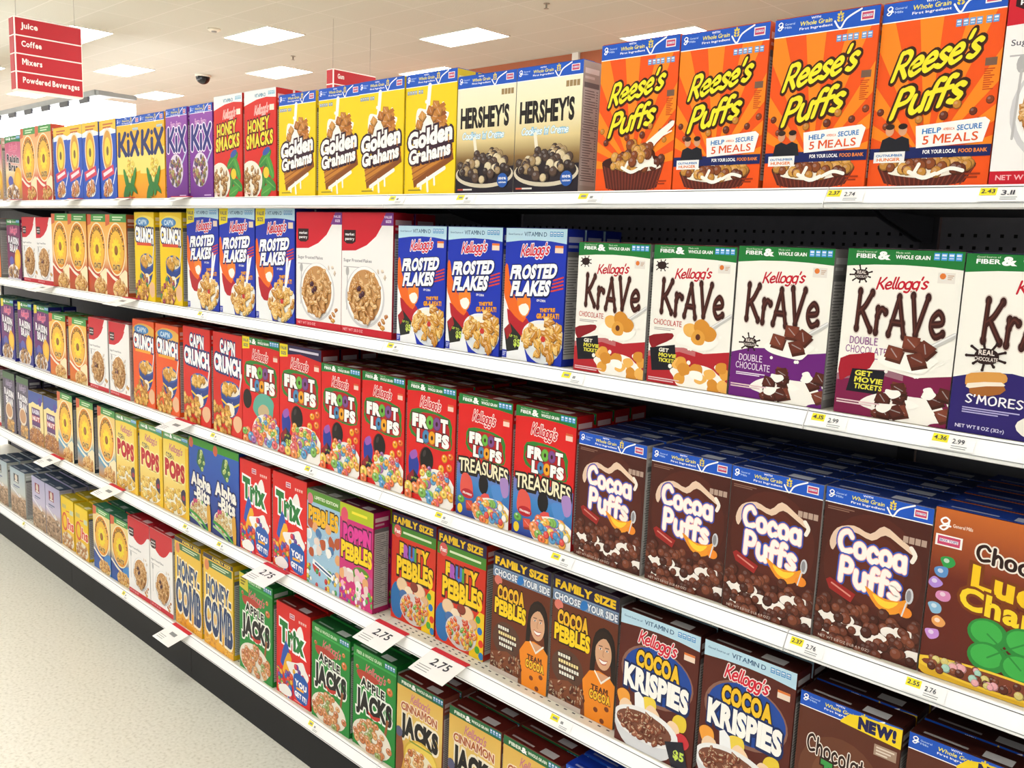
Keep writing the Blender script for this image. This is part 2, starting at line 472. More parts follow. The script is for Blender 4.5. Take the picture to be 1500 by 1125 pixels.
def d_pantry(a, kind='large'):
    a.rect(0, 0, 100, 150, '#f5f2f0')
    a.rect(0, 141, 100, 150, '#c8152a')
    if kind == 'swirl':
        a.poly([(0, 0), (100, 0), (100, 24), (90, 26), (78, 36), (62, 44), (42, 44), (24, 36), (10, 28), (0, 26)], '#cf1a2c', 2)
    else:
        a.poly([(0, 0), (86, 0), (80, 14), (68, 28), (50, 39), (28, 46), (0, 47)], '#cf1a2c')
        a.poly([(86, 0), (100, 0), (100, 15), (76, 15)], '#7a3a8c' if kind == 'large' else '#f5f2f0')
        if kind == 'large':
            a.text('VALUE', 83, 3.4, 14, 3, '#f0d8f4', bold=.04); a.text('SIZE', 86, 8.6, 10, 3, '#f0d8f4', bold=.04)
    y = 21 if kind != 'swirl' else 20
    a.poly([(4, y), (28, y), (28, y + 14), (22, y + 17), (10, y + 17), (4, y + 14)], '#2e0d10')
    a.text('market', 7, y + 3.4, 18, 3.4, '#fff', bold=.03); a.text('pantry', 7, y + 9, 18, 3.4, '#fff', bold=.03)
    a.text('Sugar Frosted Flakes', 4, 56, 56, 4, '#5d5a66', bold=.01)
    tiny(a, 4, 66, 38, '#b9b4b6', 1, 1)
    cx, cy, rx, ry = (47, 101, 36, 36) if kind != 'swirl' else (56, 102, 32, 30)
    a.ell(cx, cy + 1.5, rx + 3, ry + 2, '#d2d0d2', 32); a.ell(cx, cy, rx, ry, '#f9f8f6', 32)
    a.ell(cx, cy, rx * .9, ry * .9, '#c9935a', 28)
    a.flakes(120, (cx - rx * .86, cy - ry * .86, cx + rx * .86, cy + ry * .86, 1), 4.6, ['#d9a15c', '#c88a44', '#e3b67c', '#b87838', '#cf9a5e'])
    a.balls(4, (cx - 14, cy - 12, cx - 2, cy + 2), 3.4, ['#6a2a3c', '#4d2030'])
    a.ell(12, 72, 3.4, 6, '#b4b2b2', 12); a.line([(12, 76), (11, 120)], 1.6, '#bdbaba')
    a.flakes(6, (76, 122, 92, 138), 4, WHEAT); a.flakes(3, (72, 68, 92, 82), 3.4, ['#e8d8c8', '#d8c4b0'])
    a.text('NET WT 20.5 OZ', 4, 143.4, 40, 3.4, '#f0b8bc', bold=.02)

def d_krave(a, v):
    a.rect(0, 0, 100, 150, '#f6f3ea')
    band, word = {'red': ('#b3202a', 'CHOCOLATE'), 'purple': ('#6a1d78', 'DOUBLE'), 'double': ('#7c1746', 'DOUBLE'), 'smores': ('#2a1d6a', "S'MORES")}[v]
    y0 = {'red': 112, 'purple': 102, 'double': 110, 'smores': 100}[v]
    a.poly([(0, y0 + 4), (20, y0 - 2), (45, y0 - 4), (70, y0), (100, y0 - 5), (100, 150), (0, 150)], band, 0)
    if v in ('red', 'double'):
        a.poly([(0, y0 + 4), (20, y0 - 2), (45, y0 - 4), (60, y0 - 1), (60, y0 + 4), (40, y0 + 1), (0, y0 + 10)], mix(band, '#ffffff', .14))
    fiber_strip(a, 14)
    if v != 'smores':
        script_name(a, 28, 25, 44, 10, '#c4122a', -.06)
    else:
        script_name(a, 40, 21, 44, 10, '#c4122a', -.06)
    seal(a, 80, 18, 14, 9)
    a.rect(80, 18, 94, 27, '#e8e2da'); a.ell(84, 21, 2.6, 2.6, '#e07a34', 10); tiny(a, 88, 20, 5, '#c8a890', 3, .8)
    x = 12 if v != 'smores' else 18
    a.text('KrAVe', x, 38, 78, 33, '#3c1712', brush=.19, gap=.13, ends=1.32, slope=.06, bounce=.16, out=[(.05, '#d9c9c0')])
    a.text('KrAVe', x - .4, 37.6, 78, 33, '#5a2a20', brush=.05, gap=.13, slope=.06, bounce=.16)
    if v == 'red':
        splat(a, 11, 22, 7, False); a.text('CHOCOLATE', 5, 80, 36, 5.4, '#c4342a', brush=.13, slope=.02); tiny(a, 6, 89, 26, '#b0a8a4', 2, .9)
        a.poly([(2, 112), (34, 106), (38, 133), (6, 137)], '#14121c')
        for t, y, c in (('GET', 111, '#f3f0e0'), ('MOVIE', 116.5, '#e8e04a'), ('TICKETS', 122, '#e8e04a')):
            a.text(t, 14, y, 22 if t != 'GET' else 12, 4, c, bold=.04, shear=.1)
        a.poly([(0, 100), (14, 96), (30, 94), (30, 100), (14, 108), (4, 112)], '#8c141e', 2)
    elif v in ('double', 'purple'):
        yy = 79 if v == 'double' else 107
        c = '#8a3a88' if v == 'double' else '#f0e0f2'
        splat(a, 14, 23, 8) if v == 'double' else splat(a, 20, 95, 9)
        a.text('DOUBLE', 9, yy, 26, 6, c, brush=.13); a.text('CHOCOLATE', 6, yy + 8, 38, 6, c, brush=.13, slope=.02)
        tiny(a, 7, yy + 18, 32, mix(c, '#ffffff', .2), 2, .9)
        if v == 'double':
            a.poly([(2, 100), (20, 94), (33, 92), (30, 106), (10, 116), (3, 120)], '#a5172a', 2)
            a.poly([(14, 108), (44, 107), (42, 129), (10, 129)], '#15121e')
            for t, y, c2 in (('GET', 109, '#e8e04a'), ('MOVIE', 115, '#e8e04a'), ('TICKETS', 121, '#e8e04a')):
                a.text(t, 17, y, 25 if t != 'GET' else 15, 4.6, c2, bold=.04, shear=.1)
    else:
        splat(a, 24, 84, 12)
        a.poly([(10, 104), (14, 99), (36, 96), (42, 100), (38, 106), (14, 112)], '#d99a4a', 2)
        a.poly([(12, 108), (38, 104), (38, 109), (16, 113)], '#f2e6d4', 2); a.poly([(14, 112), (40, 107), (38, 114), (20, 118)], '#a3622a', 2)
        a.text("S'MORES", 12, 117, 44, 7, '#f6f2fa', brush=.16); tiny(a, 10, 128, 44, '#b8b0dc', 3, 1)
        a.text('NET WT 11 OZ (312g)', 6, 143, 38, 3, '#d8d4ec', bold=.02)
    if v != 'smores':
        a.line([(66, 92), (99, 70)], 4.2, '#c9c7c4'); a.line([(66, 91), (99, 69)], 1.4, '#efeeec')
        a.splash(62, 98, 24, 9, '#fbf8f0', 12, .35)
        cs = ['#e2a040', '#d68f30', '#efb65c'] if v == 'red' else ['#6a3020', '#562418', '#7c3c28']
        if v == 'red':
            for x, y in ((52, 88), (66, 84), (74, 90), (62, 95)):
                a.splash(x, y, 9, 8, a.r.choice(cs), 5, .25)
            a.ell(62, 95, 3, 3.4, '#5c2a14', 10)
        else:
            for x, y in ((50, 90), (64, 80), (76, 84), (70, 94)):
                a.square(x, y, 10, a.r.choice(cs))
        a.splash(66, 140, 36, 14, '#f8f4ec', 16, .3)
        if v == 'red':
            for k in range(16):
                a.splash(a.r.uniform(38, 98), a.r.uniform(124, 148), 7, 6, a.r.choice(cs), 5, .3)
            a.splash(62, 136, 8, 5, '#fbf8f0', 8, .5)
        else:
            for k in range(14):
                a.square(a.r.uniform(34, 98), a.r.uniform(120, 148), 8.5, a.r.choice(cs))
            for x, y in ((52, 126), (70, 134), (84, 122), (46, 140)):
                a.splash(x, y, 7, 4, '#fbf8f0', 8, .6)
        tiny(a, 2, 137 if v != 'red' else 144, 40, '#e8c8cc', 2, 1.2)
    else:
        a.ell(88, 100, 26, 9, '#f4f0e6', 20); a.ell(92, 138, 40, 14, '#efeae0', 24)
        for x, y in ((92, 92), (80, 128), (92, 132), (88, 118), (98, 142), (72, 138)):
            a.square(x, y, 9.5, a.r.choice(['#e2a040', '#d68f30', '#c98028']))

def d_cocoa(a):
    a.rect(0, 0, 100, 150, '#4a1d14')
    a.radial(50, 70, 62, 70, '#6b2c1c', '#4a1d14', 24)
    a.poly([(8, 52), (14, 38), (30, 32), (46, 36), (58, 26), (74, 34), (84, 40), (86, 46), (74, 40), (60, 34), (48, 42), (30, 38), (18, 46), (12, 60)], '#e8c9b0', 3)
    a.line([(84, 40), (88, 46), (86, 52)], 4, '#f5ecdf')
    grain_strip(a, 14)
    tiny(a, 3, 18, 26, '#8a6454', 2, 1)
    for k in range(4):
        a.rect(76 + k * 5.4, 30, 80.6 + k * 5.4, 36, '#b79c8c')
    for t, x, y, w, h in (('Cocoa', 17, 38, 64, 20), ('Puffs', 20, 64.5, 58, 22)):
        a.text(t, x, y, w, h, '#fdf6ee', brush=.25, gap=.1, slope=.1, bounce=.12, out=[(.2, '#2453b8'), (.07, '#f0a8a0')])
    a.poly([(8, 90), (12, 87), (38, 97), (34, 106), (12, 98)], '#9c2420'); a.line([(14, 92), (33, 100)], 1.6, '#d88a7c')
    a.poly([(46, 86), (60, 92), (76, 92), (86, 88), (84, 98), (72, 106), (58, 102)], '#f0982a', 3)
    a.poly([(54, 91), (66, 95), (78, 93), (70, 101), (60, 99)], '#f8d23c', 3); a.ell(85, 100, 6, 5, '#ee8a28', 14)
    a.ell(87, 84, 3.6, 7.4, '#cfcfd4', 16); a.ell(86.5, 84, 2.2, 5.6, '#8c8a90', 14); a.line([(85, 91), (82, 104)], 1.4, '#d8d8dc')
    a.poly([(0, 112), (20, 106), (40, 112), (62, 118), (100, 122), (100, 150), (0, 150)], '#54251a', 0)
    a.balls(46, (0, 108, 100, 134), 5.4, COCOA, hi=.1)
    a.spots(13, (4, 120, 98, 146), lambda x, y: a.splash(x, y, 8, 5, '#f2ebe4', 8, .3))
    a.balls(44, (0, 118, 100, 150), 5.6, COCOA, hi=.1)
    a.text('NET WT 11.8 OZ (1 LB 4.9 OZ)', 6, 145, 50, 2.6, '#c8b4a8', bold=.02)

def d_lucky(a):
    a.grad(0, 0, 100, 150, [(0, '#c8682a'), (.2, '#9c4a24'), (.4, '#6a2618'), (1, '#5a2016')])
    g_mark(a, 4, 8, 9); a.text('General Mills', 15, 12, 16, 3, '#f0d8c8', bold=.02); seal(a, 2, 23, 22, 10)
    a.text('Chocolate', 36, 24, 84, 13, '#2a100c', brush=.2, gap=.1, slope=.1, out=[(.2, '#f2e8dc')])
    a.text('Lucky', 36, 42, 86, 20, '#f6c81e', bold=.05, slope=.12, out=[(.09, '#7a3a10')])
    a.text('Charms', 28, 62, 92, 18, '#f6d22a', bold=.04, slope=.12, out=[(.09, '#7a3a10')])
    for x, y, c in ((14, 46, '#2f9a4a'), (10, 56, '#5a8ec8'), (6, 66, '#b08ad8'), (14, 76, '#d88ab8'), (8, 88, '#8ab8d8'), (12, 100, '#e8a05a'), (8, 112, '#c890d8')):
        a.splash(x, y, 6, 5, c, 6, .3); a.ell(x - 1, y - 1, 2.4, 2, mix(c, '#ffffff', .5), 10)
    a.line([(66, 112), (72, 134)], 5, '#2a7a36')
    for x, y in ((52, 98), (80, 98), (54, 118), (80, 120)):
        a.ell(x, y, 16, 13, '#2c8a3a', 22); a.ell(x - 1, y - 1, 12.5, 10, '#3fae4a', 20); a.line([(x, y), (66, 108)], 1.4, '#2c8a3a')
    a.bowl(60, 138, 66, 9, '#f0c83a', '#e2b22c', 1.4)
    a.ell(60, 138, 58, 7, '#7a3a24', 24)
    a.balls(40, (8, 132, 100, 144), 3.6, ['#7a3a24', '#5a2618', '#8c4c30', '#d8c878', '#a8d0c0', '#e8a8b0'])

def flakes_common(a, tall):
    a.rect(0, 0, 100, 150, '#1a34b4')
    a.poly([(0, 62), (8, 58), (14, 84), (20, 112), (34, 124), (44, 150), (0, 150)], '#f1f2f4', 0)
    a.poly([(0, 44), (5, 42), (10, 62), (20, 78), (30, 92), (42, 104), (38, 112), (26, 104), (14, 100), (4, 84), (0, 74)], '#ee6a1e', 2)
    a.poly([(6, 92), (20, 100), (34, 106), (40, 100), (46, 112), (30, 124), (14, 118)], '#b81e2a', 2)
    a.poly([(22, 76), (34, 70), (44, 74), (46, 90), (38, 100), (28, 96)], '#f4882c', 2)
    a.poly([(26, 88), (38, 84), (44, 90), (38, 98), (30, 96)], '#fbf4ea', 2)
    a.text('FROSTED', 10, 42, 74, 15, '#ffffff', bold=.06, shear=.24, slope=-.06, gap=.04, out=[(.05, '#0c1a5c')], drop=[(.05, '#0c1a5c', .8, 1)])
    a.text('FLAKES', 12, 60, 62, 16, '#ffffff', bold=.06, shear=.24, slope=-.06, gap=.04, out=[(.05, '#0c1a5c')], drop=[(.05, '#0c1a5c', .8, 1)])
    a.text('OF CORN', 56, 78, 14, 2.6, '#ffffff', bold=.03)
    for k in range(4):
        a.line([(82 - k, 56 + k * 4), (97, 52 + k * 4)], 1.8, '#d8402c')
    a.text("THEY'RE", 62, 88, 24, 4, '#f6a81e', bold=.05, slope=-.08, out=[(.05, '#7a3408')]); a.text('GR-R-REAT!', 57, 94, 36, 5.4, '#f6a81e', bold=.05, slope=-.06, out=[(.05, '#7a3408')])
    if tall:
        a.line([(82, 66), (78, 100), (72, 118)], 5, '#f4f6f8')
        a.poly([(86, 68), (92, 66), (80, 104), (74, 112)], '#fbfbfd', 1)
    a.bowl(68, 118, 34, 17, '#eef0f2', '#e0e4e8', .9)
    a.splash(68, 118, 28, 14, '#f8f2e4', 14, .15)
    a.flakes(64, (36, 98, 99, 146, 1), 6.4, ['#e6b050', '#d69a38', '#f0c878', '#c88428'])
    a.ell(70, 122, 4, 3.4, '#c8342e', 12)
    if not tall:
        a.poly([(2, 116), (12, 108), (32, 122), (28, 138), (8, 142)], '#232420', 0); a.poly([(2, 116), (12, 108), (16, 118), (8, 128)], '#a02228')
        a.text('UP TO', 12, 121, 14, 3, '#b8d048', bold=.03, slope=.1); a.text('$5', 20, 126, 10, 8, '#c8dc5a', bold=.05)
    a.rect(0, 140, 8, 149, '#2a3cae'); tiny(a, 1, 142, 6, '#c8cce8', 3, 1)
def d_flakes(a):
    flakes_common(a, False)
    vitamin_strip(a, 14); script_name(a, 26, 19, 46, 12, '#d8203a', -.08, [(.18, '#f4f4fa')])
    a.rect(82, 18, 95, 26, '#f2d9c2'); a.rect(82, 18, 95, 20.5, '#e87a34')
def d_flakes_tall(a):
    flakes_common(a, True)
    vitamin_strip(a, 14); a.poly([(0, 0), (26, 0), (24, 20), (0, 24)], '#f2dc1e')
    a.text('VALUE', 3, 4, 19, 5, '#26386e', bold=.03); a.text('SIZE', 5, 12, 15, 5, '#26386e', bold=.03)
    script_name(a, 30, 20, 48, 13, '#d8203a', -.08, [(.18, '#f4f4fa')])
    a.rect(84, 18, 96, 26, '#f2d9c2')

LOOPC = ['#62b146', None, '#8a4a8c']
def loops_logo(a, x, y, w, h, oc='#b81a1e'):
    """the two-line logo whose O letters are printed rings"""
    a.poly([(x - 8, y + h * .3), (x - 4, y - h * .12), (x + w * .4, y - h * .22), (x + w + 5, y - h * .05), (x + w + 9, y + h * .5), (x + w + 8, y + h), (x + w * .6, y + h * 1.08), (x - 4, y + h * .75)], '#2f7f2e', 2)
    a.poly([(x - 4, y + h * .2), (x + w * .3, y - h * .1), (x + w * .95, y - h * .02), (x + w + 6, y + h * .6), (x + w + 5, y + h * .98), (x + w * .4, y + h * .98), (x - 2, y + h * .6)], oc, 2)
    ch = h * .42
    def ltr(t, xx, yy, ww, c='#fffdf8'):
        a.text(t, xx, yy, ww, ch, c, bold=.07, gap=.04, out=[(.06, '#4a1010')])
    ltr('F', x, y, w * .17); ltr('R', x + w * .2, y, w * .2)
    for k, (xx, c) in enumerate(((x + w * .5, '#6cb544'), (x + w * .7, '#7d4a8c'))):
        a.ell(xx, y + ch * .5, w * .115, ch * .58, mix(c, '#201008', .45), 16); a.ell(xx, y + ch * .48, w * .1, ch * .52, c, 16); a.ell(xx, y + ch * .5, w * .035, ch * .2, '#3a1010', 10)
    ltr('T', x + w * .83, y, w * .17)
    yy = y + h * .52
    ltr('L', x + w * .14, yy, w * .15)
    for xx, c in ((x + w * .39, '#4a86b8'), (x + w * .57, '#f0a422')):
        a.ell(xx, yy + ch * .5, w * .11, ch * .58, mix(c, '#201008', .45), 16); a.ell(xx, yy + ch * .48, w * .095, ch * .52, c, 16); a.ell(xx, yy + ch * .5, w * .035, ch * .2, '#3a1010', 10)
    ltr('P', x + w * .7, yy, w * .16); ltr('S', x + w * .89, yy, w * .15)
def loops_base(a, green=True):
    a.rect(0, 0, 100, 150, '#dd1c1c')
    if green:
        fiber_strip(a, 11)
    script_name(a, 27, 17, 42, 12, '#d0182a', .04, [(.17, '#f6ece8')])
    a.rect(84, 20, 95, 28, '#f0d0c0'); a.rect(84, 20, 95, 22.5, '#d8603a')
def d_loops(a, dark=False, value=False):
    loops_base(a, not dark)
    if dark:
        a.poly([(0, 0), (100, 0), (100, 15), (50, 10), (0, 15)], '#2a1a4a'); tiny(a, 24, 4, 70, '#d8d0e0', 1, 3)
    if dark or value:
        a.poly([(0, 0), (20, 0), (20, 16), (0, 18)], '#f2dc1e'); a.text('VALUE', 2, 3, 15, 4, '#26386e', bold=.03); a.text('SIZE', 4, 10, 12, 4, '#26386e', bold=.03)
    loops_logo(a, 14, 40, 70, 36)
    if value:
        a.ell(14, 88, 12, 14, '#16100e', 20); a.splash(58, 96, 28, 18, '#5fae9a', 11, .25); a.splash(58, 100, 14, 9, '#c8b088', 8, .2)
    else:
        a.ell(43, 96, 15, 17, '#7c1210', 24); a.ell(44, 95, 13.5, 15.5, '#120c0c', 24); a.ell(39, 88, 3, 5, '#3c3434', 12, .5)
        a.poly([(6, 96), (18, 90), (28, 104), (22, 124), (8, 122)], '#223a9c', 3); a.poly([(8, 92), (20, 86), (24, 94), (12, 100)], '#9a5ab4', 3)
        for x, y, c in ((80, 88, '#f0a422'), (90, 98, '#ee8a2e'), (74, 102, '#f2b23a'), (92, 84, '#e8742a')):
            a.loop(x, y, 6, c)
        a.poly([(2, 124), (16, 112), (30, 122), (26, 142), (6, 144)], '#1c2230', 0); a.poly([(2, 124), (16, 112), (18, 120), (8, 132)], '#8c1c28'); a.text('$5', 16, 128, 12, 8, '#c8dc5a', bold=.05); a.text('UP TO', 12, 122, 12, 2.6, '#b8d048', bold=.03)
    a.ell(66, 132, 38, 28, '#f5f0ea', 26)
    a.loops(46, (30, 108, 99, 150, 1), 6.6, FRUIT); a.loops(7, (2, 134, 40, 148), 8, FRUIT)
    a.loops(10, (34, 106, 98, 116), 5, FRUIT)
def d_treasures(a):
    loops_base(a)
    a.grad(0, 84, 100, 150, [(0, '#7f6fb4'), (.35, '#3f86c8'), (1, '#22348c')])
    loops_logo(a, 24, 44, 56, 30)
    a.text('TREASURES', 4, 76, 92, 17, '#f6edc8', bold=.02, gap=.03, arc=.12, out=[(.1, '#241a14')], drop=[(.1, '#241a14', 1, 1.6)])
    a.poly([(10, 100), (20, 96), (30, 104), (32, 122), (20, 126), (8, 120)], '#e0564a', 3); a.ell(22, 121, 12, 6, '#b81e2a', 16); a.text('STRAWBERRY', 13, 119.4, 18, 2.6, '#fff', bold=.03, slope=.05)
    a.ell(52, 104, 9, 12, '#151012', 20); a.poly([(48, 118), (62, 114), (66, 128), (54, 132)], '#e0504a', 2)
    a.poly([(66, 104), (80, 100), (90, 112), (76, 122)], '#4f8ad0', 3); a.poly([(82, 92), (96, 90), (98, 108), (88, 112)], '#a886c4', 3)
    a.loop(10, 130, 7, '#6ab046'); a.square(26, 134, 9, '#d8503c'); a.ell(8, 142, 5, 6, '#f0d02a', 14)
    a.ell(70, 138, 38, 20, '#f3efe8', 24)
    a.loops(34, (36, 122, 99, 150, 1), 6.4, FRUIT); a.balls(8, (44, 126, 94, 148), 4.4, ['#e0504a', '#f6f0e8', '#4a90c8'])
def d_creme(a):
    a.grad(0, 0, 100, 150, [(0, '#f8f2da'), (.35, '#f4ebc2'), (.55, '#e2cd94'), (.7, '#8a6a3c'), (.85, '#2c2222'), (1, '#241c24')])
    grain_strip(a, 15)
    for k in range(4):
        a.rect(76 + k * 5.2, 21, 80.4 + k * 5.2, 28, '#a08458')
    a.text("HERSHEY'S", 7, 40, 82, 25, '#1e1614', bold=.045, gap=.03)
    a.text("Cookies 'n' Creme", 10, 72, 72, 8, '#f4fbff', brush=.14, shear=.15, out=[(.14, '#8cc4e0')], gap=.04)
    a.line([(32, 80), (38, 112)], 5, '#f2ead4')
    a.poly([(0, 122), (100, 116), (100, 150), (0, 150)], '#241c26', 0); a.ell(50, 126, 50, 17, '#d8ccb4', 30); a.ell(50, 124, 47, 14, '#2a2024', 30)
    a.balls(58, (6, 96, 94, 134, 1), 6, ['#5a4438', '#d8c49c', '#3c2c28', '#a88c64', '#e2d2ae', '#4a3830'])
    a.ell(83, 134, 9, 9, '#2a5cb0', 18); a.text('100%', 77, 130, 12, 3, '#fff', bold=.03); a.text('calcium', 77, 135, 12, 2.4, '#fff', bold=.02)
    tiny(a, 4, 144, 24, '#c8503c', 1, 2); tiny(a, 14, 144, 16, '#e8e0d8', 1, 2)
def d_graham(a):
    a.rect(0, 0, 100, 150, '#f5d312')
    grain_strip(a, 15); nutri(a, 3, 20, 6, '#5a7fb0', 4.2, 4.6)
    a.splash(50, 62, 34, 22, '#faf6ec', 14, .35); a.line([(48, 16), (42, 70)], 7, '#fbf8f2')
    a.poly([(12, 104), (92, 78), (97, 108), (20, 142)], '#8a4c18', 0); a.poly([(12, 104), (92, 78), (96, 100), (18, 133)], '#c8822e', 0)
    for k in range(4):
        a.line([(14 + k, 110 + k * 7), (92 + k, 84 + k * 6)], 1.8, '#9c5a1e')
    a.line([(34, 136), (34, 143)], 4, '#faf6ec'); a.line([(46, 130), (48, 146)], 4, '#faf6ec'); a.line([(60, 126), (61, 138)], 3.4, '#faf6ec'); a.line([(28, 139), (80, 118)], 5, '#faf6ec')
    for k in range(7):
        a.poly([(54 + k, 44 + k * 5), (76 + k, 38 + k * 5), (80 + k, 42 + k * 5), (58 + k, 49 + k * 5)], ['#b87028', '#c8843a', '#8f4f1c'][k % 3])
    for x, y in ((60, 40), (66, 48), (58, 54), (68, 60), (34, 52), (74, 68), (28, 62), (50, 46)):
        a.square(x, y, 8.5, a.r.choice(['#c8843a', '#b87028', '#d89c50']))
    a.text('Golden', 8, 73, 84, 21, '#fffdf6', bold=.06, gap=.03, slope=-.14, out=[(.1, '#3a1c2c')], drop=[(.09, '#3a1c2c', .6, 1.4)])
    a.text('Grahams', 10, 95, 80, 17, '#fffdf6', bold=.05, gap=.03, slope=-.14, out=[(.1, '#3a1c2c')], drop=[(.09, '#3a1c2c', .6, 1.4)])
    tiny(a, 8, 144, 26, '#8a7420', 1, 1.4)
def d_smacks(a):
    a.rect(0, 0, 100, 150, '#dd2a20')
    a.poly([(0, 0), (100, 0), (100, 13), (70, 11), (40, 13), (0, 20)], '#f2f5f2'); a.text('VITAMIN D', 34, 5, 34, 5, '#2a7a9c', bold=.03); nutri(a, 76, 3.4, 4, '#6ab4d0', 4.4, 5)
    script_name(a, 32, 22, 44, 12, '#f4b8b0', -.06, [(.08, '#f4d0c8')]); a.rect(80, 22, 94, 30, '#f4ecd8')
    a.text('HONEY', 12, 42, 66, 18, '#f2dc3c', bold=.04, slope=-.08, out=[(.09, '#5a1008')])
    a.text('SMACKS', 8, 63, 82, 18, '#f2dc3c', bold=.05, slope=-.08, out=[(.09, '#5a1008')])
    for k, (x, y, rx, ry, t) in enumerate(((66, 96, 22, 8, -.5), (82, 108, 20, 8, 1.0), (64, 122, 20, 8, 1.9), (84, 132, 18, 8, .4), (70, 142, 18, 8, -.3))):
        a.ell(x, y, rx, ry, ['#3d8a3a', '#4a9a3c', '#357a34'][k % 3], 18, t); a.ell(x, y, rx * .9, 1, '#6ab050', 10, t)
    a.ell(70, 86, 12, 5, '#3a58a8', 14, -.3); a.ell(70, 116, 9, 8, '#f0c832', 14)
    a.ell(20, 126, 38, 28, '#f3ecdc', 26); a.flakes(46, (-8, 106, 50, 148, 1), 6, ['#b5803c', '#9c6a2c', '#c8985a', '#8a5a24'])
    tiny(a, 2, 144, 20, '#f4d0c8', 1, 1.6)
def d_corn(a):
    a.grad(0, 0, 100, 150, [(0, '#f4c232'), (.6, '#f6b41c'), (1, '#f09a14')])
    grain_strip(a, 13); nutri(a, 70, 20, 4, '#7ab0d0', 5, 5)
    a.poly([(0, 70), (36, 60), (66, 66), (100, 58), (100, 98), (0, 104)], '#f8e27a', 2)
    a.text('KiX', 5, 30, 90, 38, '#24306c', brush=.24, gap=.08, ends=1.1)
    a.balls(44, (40, 76, 74, 122, 1), 4, ['#f6dc5a', '#e8b83a', '#f8e88a'])
    a.ell(39, 116, 6, 24, '#3c8a38', 18, -.42); a.ell(72, 114, 6, 24, '#3c8a38', 18, .42)
    a.ell(46, 126, 7, 20, '#2f7a34', 18, -.2); a.ell(64, 126, 7, 20, '#347f36', 18, .25)
    a.poly([(26, 150), (34, 128), (52, 120), (74, 126), (88, 142), (70, 136), (54, 136), (46, 150)], '#2f7a34', 2)
    tiny(a, 40, 146, 18, '#a87818', 1, 1.4)
def d_berry(a):
    a.grad(0, 0, 100, 150, [(0, '#9a52b0'), (.4, '#8a3aa4'), (1, '#6a2488')])
    grain_strip(a, 12); a.text('Berry Berry', 24, 22, 50, 8, '#e8b8dc', brush=.16)
    a.text('KiX', 6, 34, 88, 36, '#2c2c80', brush=.22, gap=.08, out=[(.12, '#f0e4f4')])
    a.ell(46, 104, 34, 28, '#e8dcec', 26); a.balls(70, (16, 80, 76, 128, 1), 4.4, ['#8a7a3c', '#6a5a50', '#a04868', '#b09a58', '#5a4470'])
    a.line([(76, 92), (97, 72)], 4, '#c8d0e8'); tiny(a, 62, 145, 30, '#e0c0e8', 1, 1.6)
def d_oats(a, v):
    P = {'coral': ('#e8a866', '#d83c34', '#c85a3c', 'ROASTED'), 'orange': ('#f0a830', '#c83a1c', '#b8521c', 'OATS'), 'honey': ('#f0b840', '#e0641c', '#d87a24', 'OATS'), 'sky': ('#f2cc74', '#5aa0c4', '#c88a3c', 'OATS'), 'navy': ('#f0d488', '#1c3c94', '#2a5aa8', 'OATS')}[v]
    a.grad(0, 0, 100, 150, [(0, P[0]), (.55, mix(P[0], '#fff4c8', .35)), (.72, P[1]), (1, P[2])])
    a.rect(0, 0, 100, 14, '#4a9a48'); tiny(a, 34, 4, 50, '#d8ecc8', 2, 2.4); a.poly([(0, 0), (22, 0), (20, 18), (0, 22)], '#d8643a')
    a.ell(50, 64, 44, 49, '#f8ecc8', 30); a.ell(50, 64, 41, 46, '#e89424', 30); a.ell(50, 64, 36, 40, '#f2bc3c', 30)
    for k in range(18):
        t = PI * (1.05 + .9 * k / 17)
        a.text('HONEY BUNCHES OF O'[k] if 'HONEY BUNCHES OF O'[k] != ' ' else '.', 47.5 + 36 * math.cos(t), 62 + 40 * math.sin(t), 4.6, 8, '#6a2c10', bold=.05)
    for k in range(12):
        t = 2 * PI * k / 12
        a.ell(50 + 14 * math.cos(t), 66 + 15 * math.sin(t), 9, 4.4, '#f6dc34', 10, t)
    a.ell(50, 66, 8.5, 9, '#8a4c14', 16); a.ell(49, 65, 5.5, 6, '#a8641e', 14)
    a.text(P[3], 33, 92, 34, 10, '#5a2410', bold=.05, out=[(.05, '#f6d890')])
    a.line([(2, 104), (30, 116), (54, 122)], 6, '#f4ecdc'); a.line([(4, 110), (34, 124), (56, 128)], 5, P[1])
    a.poly([(58, 150), (62, 112), (90, 100), (100, 104), (100, 150)], '#f6e8c0' if v != 'navy' else '#3f8ad0', 0)
    a.ell(64, 138, 34, 18, '#e8c88c' if v != 'coral' else '#d8403a', 24)
    a.flakes(34, (36, 122, 96, 149, 1), 6.6, WHEAT)
    a.loop(76, 138, 8, '#e0a850')
def d_royal(a):
    a.rect(0, 0, 100, 150, '#2454c0'); a.rect(0, 0, 100, 20, '#f4c63a'); tiny(a, 22, 6, 60, '#c86a2a', 2, 3)
    a.poly([(0, 20), (30, 15), (70, 15), (100, 20), (100, 26), (0, 28)], '#e8f0f4', 0)
    a.ell(48, 56, 32, 42, '#f4e4cc', 28); a.ell(48, 56, 28, 37, '#e0a23a', 28); a.ell(48, 58, 20, 26, '#f4d84a', 24); a.ell(48, 58, 7, 9, '#7a5a2c', 14)
    a.poly([(8, 96), (80, 84), (86, 102), (14, 114)], '#d8405a', 0); a.poly([(18, 100), (72, 90), (76, 96), (22, 107)], '#f4e4e8')
    a.line([(98, 92), (78, 120)], 4, '#e8eef4'); a.splash(48, 128, 30, 17, '#f2f4f4', 12, .25)
    a.flakes(26, (22, 112, 74, 146, 1), 7, ['#c87a34', '#e0a050', '#a8582a', '#e86a34'])
